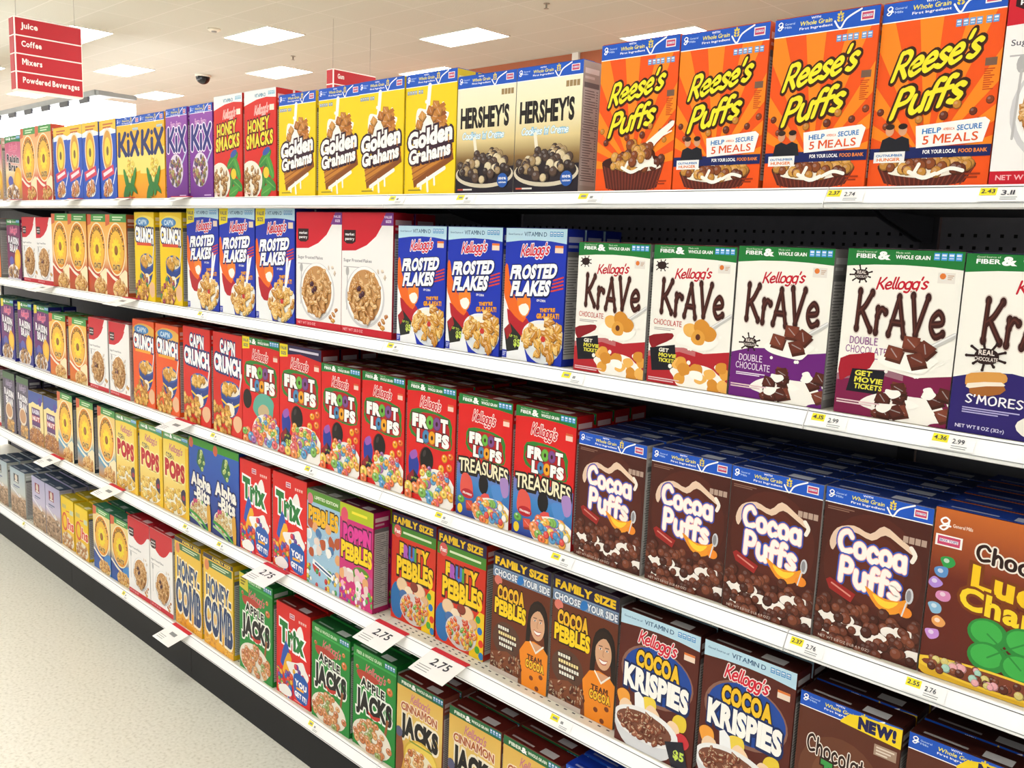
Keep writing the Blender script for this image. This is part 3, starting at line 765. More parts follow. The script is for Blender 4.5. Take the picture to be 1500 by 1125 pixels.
def d_raisin(a, v):
    bg = {'pink': '#e8b8a8', 'plum': '#7c1e58', 'royal': '#6a1a6c', 'grey': '#5a5068', 'nut': '#f0dc9c'}[v]
    a.rect(0, 0, 100, 150, bg)
    if v == 'pink':
        a.grad(0, 0, 100, 150, [(0, '#c8406a'), (.32, '#d87a98'), (.55, '#f0dcb0'), (.7, '#e8b24a'), (1, '#b88a4a')])
    if v == 'nut':
        a.poly([(0, 0), (100, 0), (100, 20), (60, 34), (30, 30), (0, 40)], '#3a52a0', 2); a.ell(80, 24, 12, 12, '#4a3a9c', 16)
        a.rect(20, 46, 78, 108, '#5a2a6c'); a.rect(20, 68, 78, 84, '#b02a4a'); a.rect(22, 98, 78, 108, '#efe6da')
        for t, y, c in (('RAISIN', 50, '#e8e4f4'), ('NUT', 70, '#f4e8e8'), ('BRAN', 99, '#6a3a2a')):
            a.text(t, 26, y, 46, 12 if t != 'BRAN' else 8, c, bold=.05)
        a.ell(50, 136, 60, 32, '#b87838', 26); a.flakes(50, (0, 108, 100, 150), 7, ['#b0662a', '#c8843c', '#8e4c1e', '#a05a30'])
        return
    fiber_strip(a, 14) if v != 'grey' else a.rect(0, 0, 100, 16, '#4a6a48')
    if v == 'royal':
        a.rect(0, 100, 100, 150, '#2a2a8c'); a.poly([(4, 0), (22, 0), (22, 18), (4, 20)], '#e8d83a')
    script_name(a, 24, 20, 54, 14, '#d84a78' if v != 'grey' else '#a898b8', -.04, [(.1, '#f0b8cc')] if v != 'grey' else [])
    c = '#f4f0f6' if v != 'pink' else '#2c2030'
    oc = [(.09, '#241038')] if v != 'pink' else [(.05, '#f4e8e4')]
    a.text('RAISIN' if v != 'pink' else 'Raisin', 12, 40, 74, 17, c, bold=.05, slope=.08, out=oc)
    a.text('BRAN' if v != 'pink' else 'Bran', 22, 60, 56, 18, c, bold=.05, slope=.08, out=oc)
    if v == 'grey':
        a.ell(46, 98, 30, 22, '#e8d8c4', 22); a.ell(46, 97, 25, 17, '#c8946a', 20); a.poly([(24, 122), (80, 116), (84, 146), (24, 148)], '#b08a5c', 0); a.flakes(18, (28, 120, 80, 146), 6, WHEAT)
    else:
        a.splash(76, 100, 22, 24, '#f2b42a', 11, .2); a.ell(76, 100, 14, 16, '#f6c83e', 16); a.ell(30, 104, 16, 12, '#5a5ab0', 16)
        a.ell(42, 132, 42, 20, '#ece4e0', 26); a.flakes(46, (6, 112, 80, 146, 1), 6.4, ['#b0743a', '#8e5428', '#c8924e', '#5a2a30'])
        a.rect(0, 146, 100, 150, '#d8d4dc')
def d_crunch(a, v):
    bg = {'yellow': '#f2cc0e', 'orange': '#ee5a1e', 'red': '#d8241c'}[v]
    a.rect(0, 0, 100, 150, bg)
    if v != 'red':
        a.poly([(0, 16), (30, 6), (70, 6), (100, 12), (100, 26), (0, 30)], '#e8b04a' if v == 'orange' else '#f6dc5a', 2)
        a.ell(42, 16, 34, 8, '#4a8ac8', 20); a.text("CAP'N", 22, 12, 40, 8, '#d8ecf8', bold=.04)
    else:
        a.text("CAP'N", 26, 10, 50, 18, '#ffffff', bold=.06, slope=.05, out=[(.1, '#20306c')])
    y = 24 if v != 'red' else 32
    a.text('CRUNCH', 5, y, 90, 23, '#ffffff', bold=.06, gap=.03, slope=.05, bounce=.06, out=[(.1, '#20306c')])
    if v != 'red':
        a.rect(12, 51, 84, 56, '#d8482a' if v == 'yellow' else '#f0a838')
    a.bowl(60, 82, 34, 13, '#3a5cae', '#24408c', 2.2)
    a.ell(60, 82, 30, 10, '#f2e6d0', 22)
    a.spots(20, (34, 72, 86, 90, 1), lambda x, yy: a.square(x, yy, 7, a.r.choice(['#e0a840', '#cf922c', '#f0c468'])))
    a.line([(30, 100), (62, 108), (90, 100)], 3, '#f0c83a'); a.line([(90, 84), (99, 56)], 4, '#e8e4e0')
    a.splash(60, 112, 12, 10, '#f4ead8', 8, .3); a.splash(84, 130, 15, 12, '#e8b890', 8, .2)
    a.spots(40, (2, 108, 66, 148), lambda x, yy: a.square(x, yy, 7, a.r.choice(['#e0a840', '#cf922c', '#f0c468', '#b87a22'] + (['#a02a5a', '#3a8a4a'] if v == 'yellow' else []))))
def d_pops(a):
    a.grad(0, 0, 100, 150, [(0, '#f4d23a'), (.5, '#f4df86'), (1, '#ecb42a')])
    fiber_strip(a, 13, '#5a9a5c'); script_name(a, 24, 20, 52, 12, '#c86a88', .04)
    a.text('CORN', 12, 38, 30, 9, '#34345c', brush=.18, slope=.06)
    a.text('POPS', 9, 50, 74, 30, '#c01a2a', bold=.07, gap=.02, slope=.04, bounce=.12, out=[(.07, '#f6e8a8')])
    tiny(a, 40, 86, 34, '#b0943c', 1, 1.2)
    a.ell(46, 126, 46, 24, '#f2ecda', 26); a.balls(58, (4, 100, 90, 149, 1), 6, ['#f0cc62', '#e2b040', '#f6dc8a'])
    a.poly([(70, 104), (82, 96), (92, 108), (88, 124), (74, 120)], '#3a3050', 3); a.ell(80, 112, 5, 5, '#b02a3a', 12)
    a.rect(88, 18, 100, 150, '#f2c61c')
def d_alpha(a):
    a.grad(0, 0, 100, 150, [(0, '#2a62c0'), (.5, '#1c49a8'), (1, '#1a2c70')])
    a.rect(0, 0, 100, 12, '#3f9a2c'); a.ell(10, 9, 9, 9, '#d86a4a', 14)
    a.splash(50, 34, 16, 18, '#2c6a44', 9, .3); a.spots(8, (38, 20, 64, 50), lambda x, y: a.loop(x, y, 5, '#b8d07a'))
    for t, x, y, w in (('Alpha', 10, 58, 78), ('-Bits', 22, 80, 62)):
        a.text(t, x, y, w, 22, '#f6f2e8', bold=.05, gap=.04, slope=.06, bounce=.1, out=[(.09, '#14205c')], drop=[(.09, '#14205c', .8, 1.5)])
    a.ell(44, 124, 42, 20, '#e8e4d0', 24); a.loops(34, (6, 106, 84, 138, 1), 6, ['#d8b070', '#e0c890', '#c89a58']); a.balls(6, (8, 104, 84, 120), 4, ['#d8407a', '#e87a3c', '#6ab04a'])
    a.line([(0, 128), (40, 134), (80, 150)], 5, '#3f9a3c'); a.line([(0, 136), (36, 142), (70, 155)], 4, '#a8d08a')
    a.poly([(74, 110), (88, 106), (90, 148), (80, 150)], '#d8a23a', 2)
def d_trix(a):
    a.rect(0, 0, 100, 150, '#e2201e')
    seal(a, 40, 10, 14, 8); nutri(a, 66, 14, 4, '#e87a70', 5, 5)
    a.splash(70, 44, 13, 20, '#f6f2ee', 9, .2)
    a.text('Trix', 12, 28, 66, 32, '#1c7a34', bold=.07, gap=.03, slope=.1, bounce=.1, out=[(.08, '#ffffff')])
    a.poly([(12, 98), (28, 58), (40, 80), (28, 100)], '#2a56b4', 2); a.poly([(18, 110), (34, 76), (46, 84), (34, 112)], '#f0b022', 2)
    a.splash(64, 98, 28, 17, '#f4f0ec', 11, .35); a.balls(6, (52, 88, 80, 106), 4.6, ['#e0304a', '#f0b022', '#6a3a9c'])
    a.balls(40, (0, 108, 46, 149), 5.4, ['#e8482a', '#f0b022', '#6a3a9c', '#5aa83c', '#2a6ac0', '#e0304a']); a.splash(30, 140, 20, 8, '#f6f4f0', 8, .4)
    a.poly([(52, 106), (72, 100), (94, 108), (92, 142), (74, 146), (54, 138)], '#1f5ab0', 2)
    a.text('YOU', 57, 111, 32, 9, '#ffffff', bold=.06, slope=.1); a.rect(60, 123, 82, 127, '#f0a832'); a.text('GET IT!', 56, 130, 33, 8, '#ffffff', bold=.06, slope=.1)
    tiny(a, 54, 146, 22, '#f4b0a8', 1, 1.2)
def pebbles_base(a, bg, strip, word, cols, name):
    a.rect(0, 0, 100, 150, bg)
    a.text(name, 6, 34, 84, 16, '#f6c71e', bold=.07, gap=.02, bounce=.12, out=[(.09, '#3a1c10')], cols=cols)
    a.text('PEBBLES', 8, 50, 86, 22, '#f8cf1e', bold=.06, gap=.03, bounce=.12, out=[(.07, '#3a1c10')], drop=[(.07, '#3a1c10', .6, 1.4)])
def d_pebbles_ice(a):
    a.rect(0, 0, 100, 150, '#9fc4dc'); a.rect(0, 0, 100, 18, '#5f9a34'); a.text('LIMITED EDITION', 24, 7, 70, 5, '#f0f4e0', bold=.03); a.ell(10, 14, 9, 9, '#e07a8a', 14)
    a.text('PEBBLES', 6, 26, 88, 24, '#f0b81e', bold=.06, gap=.03, bounce=.12, out=[(.07, '#3a1c10')])
    a.spots(26, (0, 52, 100, 126), lambda x, y: a.splash(x, y, 9, 8, a.r.choice(['#f4f2ee', '#e8d4c8', '#b8542a', '#4a7ab0', '#d8e4ec', '#c8342e', '#5a8a5a', '#e8a870']), 7, .3))
    a.balls(30, (0, 118, 100, 150), 4.6, ['#c8342e', '#3f9a4a', '#f4f0ea', '#e8c23a']); a.poly([(20, 108), (84, 122), (82, 130), (18, 116)], '#f4f8fc'); a.poly([(26, 112), (76, 123), (75, 126), (25, 115)], '#2a4a7a')
def d_pebbles_pink(a):
    a.rect(0, 0, 100, 150, '#cf2a78'); a.rect(0, 0, 100, 22, '#b8c81e'); tiny(a, 36, 8, 46, '#f8e83a', 1, 4); a.ell(14, 18, 11, 12, '#e0506a', 14)
    a.text('POPPIN', 12, 32, 80, 22, '#e03a98', bold=.08, gap=.02, bounce=.16, out=[(.09, '#4a103a')])
    a.text('PEBBLES', 6, 58, 90, 24, '#f8d21e', bold=.06, gap=.03, bounce=.12, out=[(.07, '#3a1c10')])
    a.ell(66, 100, 26, 12, '#5a8a2c', 18); tiny(a, 48, 96, 36, '#e8f04a', 2, 2.4)
    a.spots(18, (4, 96, 96, 140), lambda x, y: a.splash(x, y, 8, 8, a.r.choice(['#f4ece8', '#e8d0c8', '#e8a870', '#b8548a', '#f0b0c8']), 7, .3))
    a.balls(40, (0, 120, 100, 150), 4, ['#e8488a', '#8a3ab0', '#f0c83a', '#5ab04a', '#f4e8f0'])
def d_fruity(a):
    a.rect(0, 0, 100, 150, '#d8321c'); a.rect(0, 0, 100, 16, '#2a1a4c'); a.text('FAMILY SIZE', 4, 4, 88, 9, '#f8cc1e', bold=.06, gap=.04)
    a.rect(0, 16, 100, 31, '#4a8a2c'); a.ell(13, 24, 9, 9, '#e0605a', 14); a.text('Post', 7, 21, 12, 6, '#fff', bold=.04); tiny(a, 26, 22, 64, '#e0ecc8', 1, 3)
    a.text('FRUITY', 20, 40, 62, 19, '#fff', bold=.08, gap=.02, bounce=.14, out=[(.09, '#3a1c10')], cols=['#f8cf1e', '#b05ac0', '#4a7ad0', '#5aa83c', '#f0902a', '#f8cf1e'])
    a.text('PEBBLES', 14, 60, 80, 24, '#f8cf1e', bold=.06, gap=.03, bounce=.12, out=[(.07, '#3a1c10')], drop=[(.07, '#3a1c10', .6, 1.4)])
    a.poly([(0, 112), (14, 96), (28, 120), (24, 146), (4, 142)], '#2a70b0', 3); a.poly([(72, 150), (80, 100), (100, 88), (100, 150)], '#f0c81e', 2)
    for x, y, rx, c in ((26, 98, 13, '#e8c8a0'), (42, 104, 10, '#f0dcc0'), (66, 98, 14, '#f0c8a0'), (78, 108, 9, '#e0b088'), (30, 112, 10, '#4a70a8'), (54, 94, 9, '#8a3a2c')):
        a.ell(x, y, rx, rx * .8, mix(c, '#3a1c10', .4), 18); a.ell(x - .6, y - .8, rx * .9, rx * .7, c, 18)
    for x, y, c in ((88, 98, '#3a9a4a'), (92, 112, '#2a70c0'), (84, 122, '#f08a2a'), (95, 128, '#e0402a'), (88, 138, '#4aa83c'), (96, 144, '#2a80c0')):
        a.ell(x, y, 5, 5, c, 12)
    a.ell(54, 126, 32, 22, '#d8d0cc', 24); a.flakes(70, (26, 106, 82, 144, 1), 4.4, ['#f08a2a', '#e0502a', '#f0c83a', '#6ab04a', '#e8a04a', '#d8402a'])
def d_cocoa_pebbles(a):
    a.rect(0, 0, 100, 150, '#6a3018'); a.rect(0, 0, 100, 16, '#231a40'); a.text('FAMILY SIZE', 4, 4, 90, 9, '#f8cc1e', bold=.06, gap=.04)
    a.rect(0, 16, 100, 29, '#7c94b4'); a.text('CHOOSE', 3, 19, 40, 8, '#e8eef6', bold=.05, out=[(.06, '#2a3a5c')]); a.text('YOUR SIDE', 54, 19, 44, 8, '#e8eef6', bold=.05, out=[(.06, '#2a3a5c')]); a.splash(48, 24, 6, 6, '#2a7ac8', 6, .5)
    a.ell(10, 33, 7, 6, '#e07a6a', 12)
    a.text('COCOA', 10, 38, 46, 17, '#f4bc2c', bold=.06, gap=.03, bounce=.12, out=[(.07, '#2a1008')]); a.text('PEBBLES', 6, 56, 54, 18, '#f8d01e', bold=.06, gap=.03, bounce=.12, out=[(.07, '#2a1008')])
    # portrait printed on the box: dark shoulder-length hair, orange jersey
    a.poly([(62, 96), (64, 66), (68, 48), (80, 39), (92, 44), (98, 60), (100, 98), (94, 100), (92, 80), (70, 80), (70, 98)], '#1f120d', 2)
    a.poly([(58, 150), (52, 108), (62, 94), (76, 90), (90, 92), (100, 100), (100, 150)], '#ee8a1c', 0)
    a.poly([(72, 92), (90, 92), (84, 102), (78, 102)], '#d8a07a', 0); a.line([(70, 92), (80, 103), (92, 92)], 2, '#f4ecdc', sm=1)
    a.ell(81, 69, 12, 18.5, '#dba883', 24)
    a.poly([(66, 74), (67, 54), (78, 43), (92, 48), (96, 74), (92, 60), (84, 51), (76, 54), (70, 62)], '#2a1811', 2)
    for x in (76.5, 86):
        a.ell(x, 64, 2.2, 1.2, '#f6efe8', 10); a.ell(x, 64, 1.1, 1.1, '#2a1a12', 8); a.line([(x - 2.6, 61), (x + 2.6, 60.6)], .9, '#3a2418')
    a.line([(81, 65), (80.4, 71), (82, 72)], .8, '#b97f5c'); a.poly([(75.6, 75.6), (81, 77), (87, 75.4), (84, 79.6), (78, 79.8)], '#fbf3ee', 2); a.line([(75.4, 75.4), (81, 76.6), (87.2, 75.2)], .9, '#b0483e'); a.line([(77, 79.6), (81, 81), (85.6, 79.4)], 1.1, '#b8524a')
    a.text('TEAM', 66, 108, 24, 6, '#5a2a14', bold=.06); a.text('COCOA', 64, 115, 30, 9, '#f4c030', bold=.07, bounce=.1, out=[(.08, '#4a1c0c')])
    for x, y in ((74, 136), (90, 130), (84, 146)):
        a.ell(x, y, 3.4, 3, '#7a3a1c', 10)
    a.ell(28, 104, 25, 22, '#5a3a2c', 22)
    for k in range(4):
        x0, w0, y0 = 12 + k, (22, 33, 32, 26)[k], 88 + k * 7
        a.rect(x0, y0, x0 + w0, y0 + 5.6, '#1c1410')
        for q in range(int(w0 / 4)):
            a.rect(x0 + .8 + q * 4, y0 + .8, x0 + 3.9 + q * 4, y0 + 4.8, ['#eae6d8', '#f0dc9c'][(k == 1)])
    a.poly([(0, 126), (30, 118), (56, 126), (58, 150), (0, 150)], '#7c4428', 0); a.flakes(40, (2, 122, 54, 148), 4.6, COCOA + ['#8c5030']); a.rect(0, 144, 52, 150, '#c8b8ac')
def d_krispies(a):
    a.rect(0, 0, 100, 150, '#582016')
    vitamin_strip(a, 14)
    a.rect(82, 22, 95, 30, '#f0d8c4'); a.rect(82, 22, 95, 24.4, '#e07a3a')
    a.ell(50, 62, 46, 33, '#8a6050', 30); a.ell(51, 61, 43, 30, '#1d489c', 30)
    script_name(a, 24, 17, 48, 13, '#d8203a', .04, [(.17, '#f4e4e0')])
    a.text('COCOA', 24, 37, 54, 18, '#f2c22a', bold=.06, gap=.02, arc=.1, slope=.05, out=[(.07, '#2a1408')])
    a.text('KRISPIES', 10, 58, 80, 24, '#fbf8f2', bold=.06, gap=.03, slope=.05, out=[(.07, '#14285c')], drop=[(.06, '#14285c', .8, 1.4)])
    for x, y, c in ((10, 98, '#f0a03a'), (14, 108, '#f2d0ac'), (44, 94, '#f0d24a'), (48, 104, '#f2d0ac'), (52, 114, '#3a6ac0'), (82, 100, '#e8c83a'), (74, 110, '#f2d0ac'), (86, 118, '#c83038')):
        a.splash(x, y, 9, 9, c, 7, .2)
    a.poly([(24, 88), (36, 90), (40, 122), (30, 124)], '#f4f4f6', 2)
    a.bowl(40, 120, 42, 19, '#eeecec', '#d8d8dc', .9); a.ell(38, 121, 36, 15, '#7a4a38', 26)
    a.flakes(70, (4, 106, 72, 136, 1), 4, ['#8c4c34', '#7a3c28', '#a8644a', '#6a3020'])
    a.poly([(66, 126), (88, 118), (96, 146), (76, 150)], '#20202c', 0); a.text('$5', 78, 130, 12, 9, '#c8dc5a', bold=.05)
def d_toast(a):
    a.rect(0, 0, 100, 150, '#5c2c1c'); a.radial(46, 80, 56, 60, '#8a5a3c', '#5c2c1c', 24)
    grain_strip(a, 15, False); a.poly([(42, 15), (50, 6), (62, 3), (100, 1), (100, 21), (42, 17)], '#f4d21e', 0); a.text('NEW!', 60, 5, 34, 11, '#1c1c54', bold=.08, gap=.05)
    a.rect(76, 25, 97, 36, '#a88c78'); tiny(a, 78, 27, 17, '#e0d0c0', 3, 1.6)
    a.text('Chocolate', 11, 42, 66, 17, '#2c120c', brush=.17, gap=.1, slope=.12, bounce=.1, out=[(.14, '#f0e4d8')])
    a.text('Toast', 28, 64, 44, 16, '#fff', bold=.08, gap=.04, slope=.1, bounce=.16, out=[(.09, '#2a120c')], cols=['#3f9a4a', '#e0502a', '#6a3a8c', '#3f9a4a', '#3a7ac8'])
    a.text('CRUNCH', 16, 84, 60, 20, '#fff', bold=.08, gap=.02, slope=.08, bounce=.14, out=[(.09, '#2a120c')], cols=['#2a78c8', '#e8a02a', '#3f9a4a', '#d8402a', '#6a3a9c', '#2a78c8'])
    a.ell(50, 130, 48, 20, '#efe8de', 26); a.squares(30, (8, 112, 92, 148, 1), 8, ['#8a5230', '#a0683c', '#74402a'])
def d_honeycomb(a):
    a.grad(0, 0, 100, 150, [(0, '#eec24a'), (.5, '#f2c948'), (1, '#eaa52a')])
    a.rect(0, 0, 100, 7, '#3a3442'); a.text('FAMILY SIZE', 32, 1.6, 60, 4, '#f4d83a', bold=.05); a.rect(18, 9, 96, 20, '#4a7a4c'); tiny(a, 30, 12, 56, '#d8e8c8', 2, 1.8); a.ell(12, 18, 8, 9, '#e08a5a', 14)
    for k in range(60):
        x, y = a.r.uniform(0, 100), a.r.uniform(100, 150)
        a.ell(x, y, 5, 4.4, a.r.choice(['#e8a83a', '#f0b848', '#e09a2c']), 6); a.ell(x, y, 1.8, 1.5, '#c8802a', 6)
    a.text('HONEY-', 10, 34, 82, 32, '#233a66', bold=.05, gap=.06, slope=.1, out=[(.06, '#f6ecd0')])
    a.text('COMB', 4, 70, 92, 52, '#233a66', bold=.06, gap=.05, slope=.1, out=[(.06, '#f6ecd0')])
    for x in range(12, 96, 7):
        a.line([(x, 76 + (x - 8) * .1), (x, 112 + (x - 8) * .1)], 1.1, '#c8d4e0')
    for x in range(14, 90, 7):
        a.line([(x, 38 + (x - 8) * .1), (x, 60 + (x - 8) * .1)], .8, '#c8d4e0')
def d_jacks(a, bonus=False):
    a.rect(0, 0, 100, 150, '#1f8a34'); a.rect(0, 12, 100, 15, '#39a84c')
    a.text('FIBER & WHOLE GRAIN', 8, 5, 58, 5, '#cfe8c8', bold=.03); nutri(a, 74, 3, 4, '#3a8ac0', 5, 7)
    if bonus:
        a.poly([(0, 0), (26, 0), (28, 26), (0, 22)], '#d8c83a', 0); tiny(a, 4, 6, 18, '#7a6a1c', 3, 2.4)
    script_name(a, 28, 20, 48, 12, '#d86a78', .08)
    a.poly([(10, 34), (44, 32), (62, 38), (40, 46), (16, 46)], '#b8402e', 3); a.loop(86, 42, 7, '#d87a3c'); a.loop(10, 30, 4, '#c86a3a'); a.loop(84, 26, 4, '#d88a4c')
    a.text('APPLE', 20, 41, 54, 13, '#16120f', bold=.04, slope=.12, bounce=.12, out=[(.1, '#f0f4ea')])
    a.text('JACKS', 10, 61, 80, 28, '#16120f', bold=.07, gap=.03, slope=.06, bounce=.16, out=[(.08, '#f0f4ea')])
    a.poly([(36, 88), (50, 92), (66, 88), (60, 96), (44, 96)], '#c8342a', 2)
    a.line([(82, 88), (76, 116)], 5, '#9a5a30', 1.3)
    a.ell(46, 128, 46, 26, '#ece4d4', 28); a.loops(50, (4, 104, 90, 149, 1), 6.4, ['#dc9058', '#d08050', '#e4aa70', '#9aaa62', '#d89a64'])
def d_cinnamon(a):
    a.grad(0, 0, 100, 150, [(0, '#e0b050'), (.4, '#e8c468'), (1, '#d89a30')])
    a.rect(0, 0, 100, 12, '#24693c'); a.text('FIBER', 10, 4, 22, 4.6, '#e8f0e0', bold=.04); a.text('&', 33, 2.6, 8, 7, '#fff', bold=.05); a.text('WHOLE GRAIN', 44, 4, 32, 4, '#e8f0e0', bold=.04); nutri(a, 79, 2, 4, '#3a8ac0', 4.4, 7)
    script_name(a, 30, 18, 42, 12, '#c87a8a', .04)
    a.text('CINNAMON', 10, 34, 78, 12, '#b05a2c', bold=.03, gap=.06, arc=.15, out=[(.1, '#f4dcc0')])
    a.text('JACKS', 12, 53, 78, 27, '#17120f', bold=.08, gap=.03, slope=.08, bounce=.14, out=[(.1, '#f4e8d0')])
    a.poly([(0, 84), (12, 88), (18, 120), (8, 150), (0, 150)], '#8a4a2a', 2); a.ell(6, 84, 8, 8, '#5a5a7a', 12)
    a.ell(56, 112, 38, 30, '#f0d05a', 28); a.ring(56, 112, 38, 30, 3, '#d8b23a', 28); tiny(a, 30, 88, 50, '#8a9a3a', 1, 2.4)
    a.ell(54, 122, 34, 24, '#efe4c8', 24); a.loops(44, (20, 100, 88, 148, 1), 6, ['#d88a4a', '#c8703a', '#e0a868', '#e8b878'])
def d_ohs(a):
    a.grad(0, 0, 100, 150, [(0, '#f2d012'), (.6, '#f2c41c'), (1, '#e2a82c')])
    a.rect(10, 22, 40, 34, '#c8b86a'); a.line([(40, 40), (64, 38)], 3, '#d84a3a'); a.rect(70, 30, 96, 44, '#c8d0b8')
    a.ring(28, 74, 22, 28, 8, '#d8302a', 26); a.ring(28, 74, 18, 24, 3, '#e8802a', 24)
    a.text('hs', 52, 58, 44, 32, '#e03428', bold=.03, gap=.08, shear=.05, slope=.05, out=[(.06, '#f8ecd8')])
    a.ell(50, 128, 46, 24, '#eadfc8', 26); a.loops(46, (8, 106, 94, 149, 1), 6, ['#c88a4a', '#b87838', '#d8a868'])
def d_oat(a, v):
    c0, c1 = ('#9fb2c0', '#c8ccc8') if v == 'grey' else ('#a8a4c8', '#c8c0d8')
    a.grad(0, 0, 100, 150, [(0, c0), (.5, c1), (.62, '#c8a88c'), (1, '#a08468')])
    a.rect(24, 16, 58, 44, '#3a3640' if v == 'grey' else '#8a2440'); a.ell(41, 28, 9, 11, '#d8c8b8', 16); a.rect(30, 38, 54, 42, '#e0dcd8')
    a.rect(20, 54, 62, 58, '#5a648c'); a.rect(20, 61, 48, 63, '#6a7298')
    a.line([(4, 66), (50, 84), (98, 104)], 5, '#e4e2ea'); a.line([(60, 80), (92, 104)], 6, '#ece6da')
    a.squares(50, (0, 92, 100, 149), 8, ['#b89472', '#a07c5c', '#c8a888', '#8a6a50'])
def d_blue(a):
    a.rect(0, 0, 100, 150, '#1a3cb0'); grain_strip(a, 14)
    a.splash(50, 80, 34, 26, '#e8eef8', 12, .25); a.balls(30, (20, 100, 86, 146, 1), 6, ['#d8a24a', '#c88a34'])
def d_sliver(a):
    a.rect(0, 0, 100, 150, '#ee7a1a'); a.rect(0, 0, 100, 14, '#c8501a'); a.ell(50, 116, 40, 26, '#f0e4cc', 24); a.flakes(40, (16, 96, 84, 138, 1), 6, WHEAT)
# ------------------------------------------------------------------ materials
def mat(name, col, rough=.5, spec=.4, metal=0., emit=0., emit_col=None):
    m = bpy.data.materials.new(name); m.use_nodes = True
    b = m.node_tree.nodes['Principled BSDF']
    b.inputs['Base Color'].default_value = (*lin(col), 1)
    b.inputs['Roughness'].default_value = rough
    b.inputs['Specular IOR Level'].default_value = spec
    b.inputs['Metallic'].default_value = metal
    if emit:
        b.inputs['Emission Color'].default_value = (*lin(emit_col or col), 1)
        b.inputs['Emission Strength'].default_value = emit
    return m
def nodes(m):
    return m.node_tree.nodes, m.node_tree.links, m.node_tree.nodes['Principled BSDF']

M = {}
m = M['card'] = mat('printed_carton', '#ffffff', .42, .3)
n, l, b = nodes(m)
at = n.new('ShaderNodeAttribute'); at.attribute_name = 'ink'
l.new(at.outputs['Color'], b.inputs['Base Color'])
m = M['floor'] = mat('speckled_vinyl_tile', '#e0dcc8', .32, .4)
n, l, b = nodes(m)
tc = n.new('ShaderNodeTexCoord'); nz = n.new('ShaderNodeTexNoise'); nz.inputs['Scale'].default_value = 85; nz.inputs['Detail'].default_value = 4
vo = n.new('ShaderNodeTexNoise'); vo.inputs['Scale'].default_value = 9; vo.inputs['Detail'].default_value = 4
cr = n.new('ShaderNodeValToRGB')
cr.color_ramp.elements[0].position = .3; cr.color_ramp.elements[0].color = (*lin('#c0bba9'), 1)
cr.color_ramp.elements[1].position = .62; cr.color_ramp.elements[1].color = (*lin('#e6e3d6'), 1)
e = cr.color_ramp.elements.new(.44); e.color = (*lin('#dbd8c9'), 1)
mx = n.new('ShaderNodeMix'); mx.data_type = 'RGBA'; mx.inputs['Factor'].default_value = .25
cr2 = n.new('ShaderNodeValToRGB'); cr2.color_ramp.elements[0].color = (*lin('#d6d2c3'), 1); cr2.color_ramp.elements[1].color = (*lin('#e6e3d6'), 1)
br = n.new('ShaderNodeTexBrick'); br.offset = 0; br.inputs['Scale'].default_value = 1
br.inputs['Brick Width'].default_value = .305; br.inputs['Row Height'].default_value = .305; br.inputs['Mortar Size'].default_value = .0012
br.inputs['Color1'].default_value = br.inputs['Color2'].default_value = (1, 1, 1, 1); br.inputs['Mortar'].default_value = (.72, .7, .64, 1)
mu = n.new('ShaderNodeMix'); mu.data_type = 'RGBA'; mu.blend_type = 'MULTIPLY'; mu.inputs['Factor'].default_value = .2
l.new(tc.outputs['Object'], nz.inputs['Vector']); l.new(tc.outputs['Object'], vo.inputs['Vector']); l.new(tc.outputs['Object'], br.inputs['Vector'])
l.new(nz.outputs['Fac'], cr.inputs['Fac']); l.new(vo.outputs['Fac'], cr2.inputs['Fac'])
l.new(cr.outputs['Color'], mx.inputs['A']); l.new(cr2.outputs['Color'], mx.inputs['B'])
l.new(mx.outputs['Result'], mu.inputs['A']); l.new(br.outputs['Color'], mu.inputs['B']); l.new(mu.outputs['Result'], b.inputs['Base Color'])
m = M['ceiling'] = mat('acoustic_ceiling_tile', '#c6c3ba', .9, .1)
n, l, b = nodes(m)
tc = n.new('ShaderNodeTexCoord'); br = n.new('ShaderNodeTexBrick'); br.offset = 0; br.inputs['Scale'].default_value = 1
br.inputs['Brick Width'].default_value = 1.22; br.inputs['Row Height'].default_value = .61; br.inputs['Mortar Size'].default_value = .008
br.inputs['Color1'].default_value = (*lin('#c2c1b6'), 1); br.inputs['Color2'].default_value = (*lin('#c6c5ba'), 1); br.inputs['Mortar'].default_value = (*lin('#d2d0c9'), 1)
nz = n.new('ShaderNodeTexNoise'); nz.inputs['Scale'].default_value = 60; bp = n.new('ShaderNodeBump'); bp.inputs['Strength'].default_value = .25; bp.inputs['Distance'].default_value = .01
l.new(tc.outputs['Object'], br.inputs['Vector']); l.new(tc.outputs['Object'], nz.inputs['Vector']); l.new(nz.outputs['Fac'], bp.inputs['Height'])
l.new(br.outputs['Color'], b.inputs['Base Color']); l.new(bp.outputs['Normal'], b.inputs['Normal'])
def grainy(key, name, c, rough, scale=40, amt=.12, spec=.4):
    m = M[key] = mat(name, c, rough, spec)
    n, l, b = nodes(m)
    tc = n.new('ShaderNodeTexCoord'); nz = n.new('ShaderNodeTexNoise'); nz.inputs['Scale'].default_value = scale
    cr = n.new('ShaderNodeValToRGB'); cr.color_ramp.elements[0].color = (*mix(c, '#000000', amt), 1); cr.color_ramp.elements[1].color = (*[min(1., x * (1 + amt)) for x in lin(c)], 1)
    l.new(tc.outputs['Object'], nz.inputs['Vector']); l.new(nz.outputs['Fac'], cr.inputs['Fac']); l.new(cr.outputs['Color'], b.inputs['Base Color'])
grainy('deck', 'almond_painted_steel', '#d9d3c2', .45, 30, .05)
grainy('under', 'shaded_underside_and_slots', '#2c2b30', .6, 30, .1)  # shade under the unlit decks put into the colour; also fills the deck slots
grainy('rail', 'white_price_rail_plastic', '#fbfbfa', .35, 20, .02)
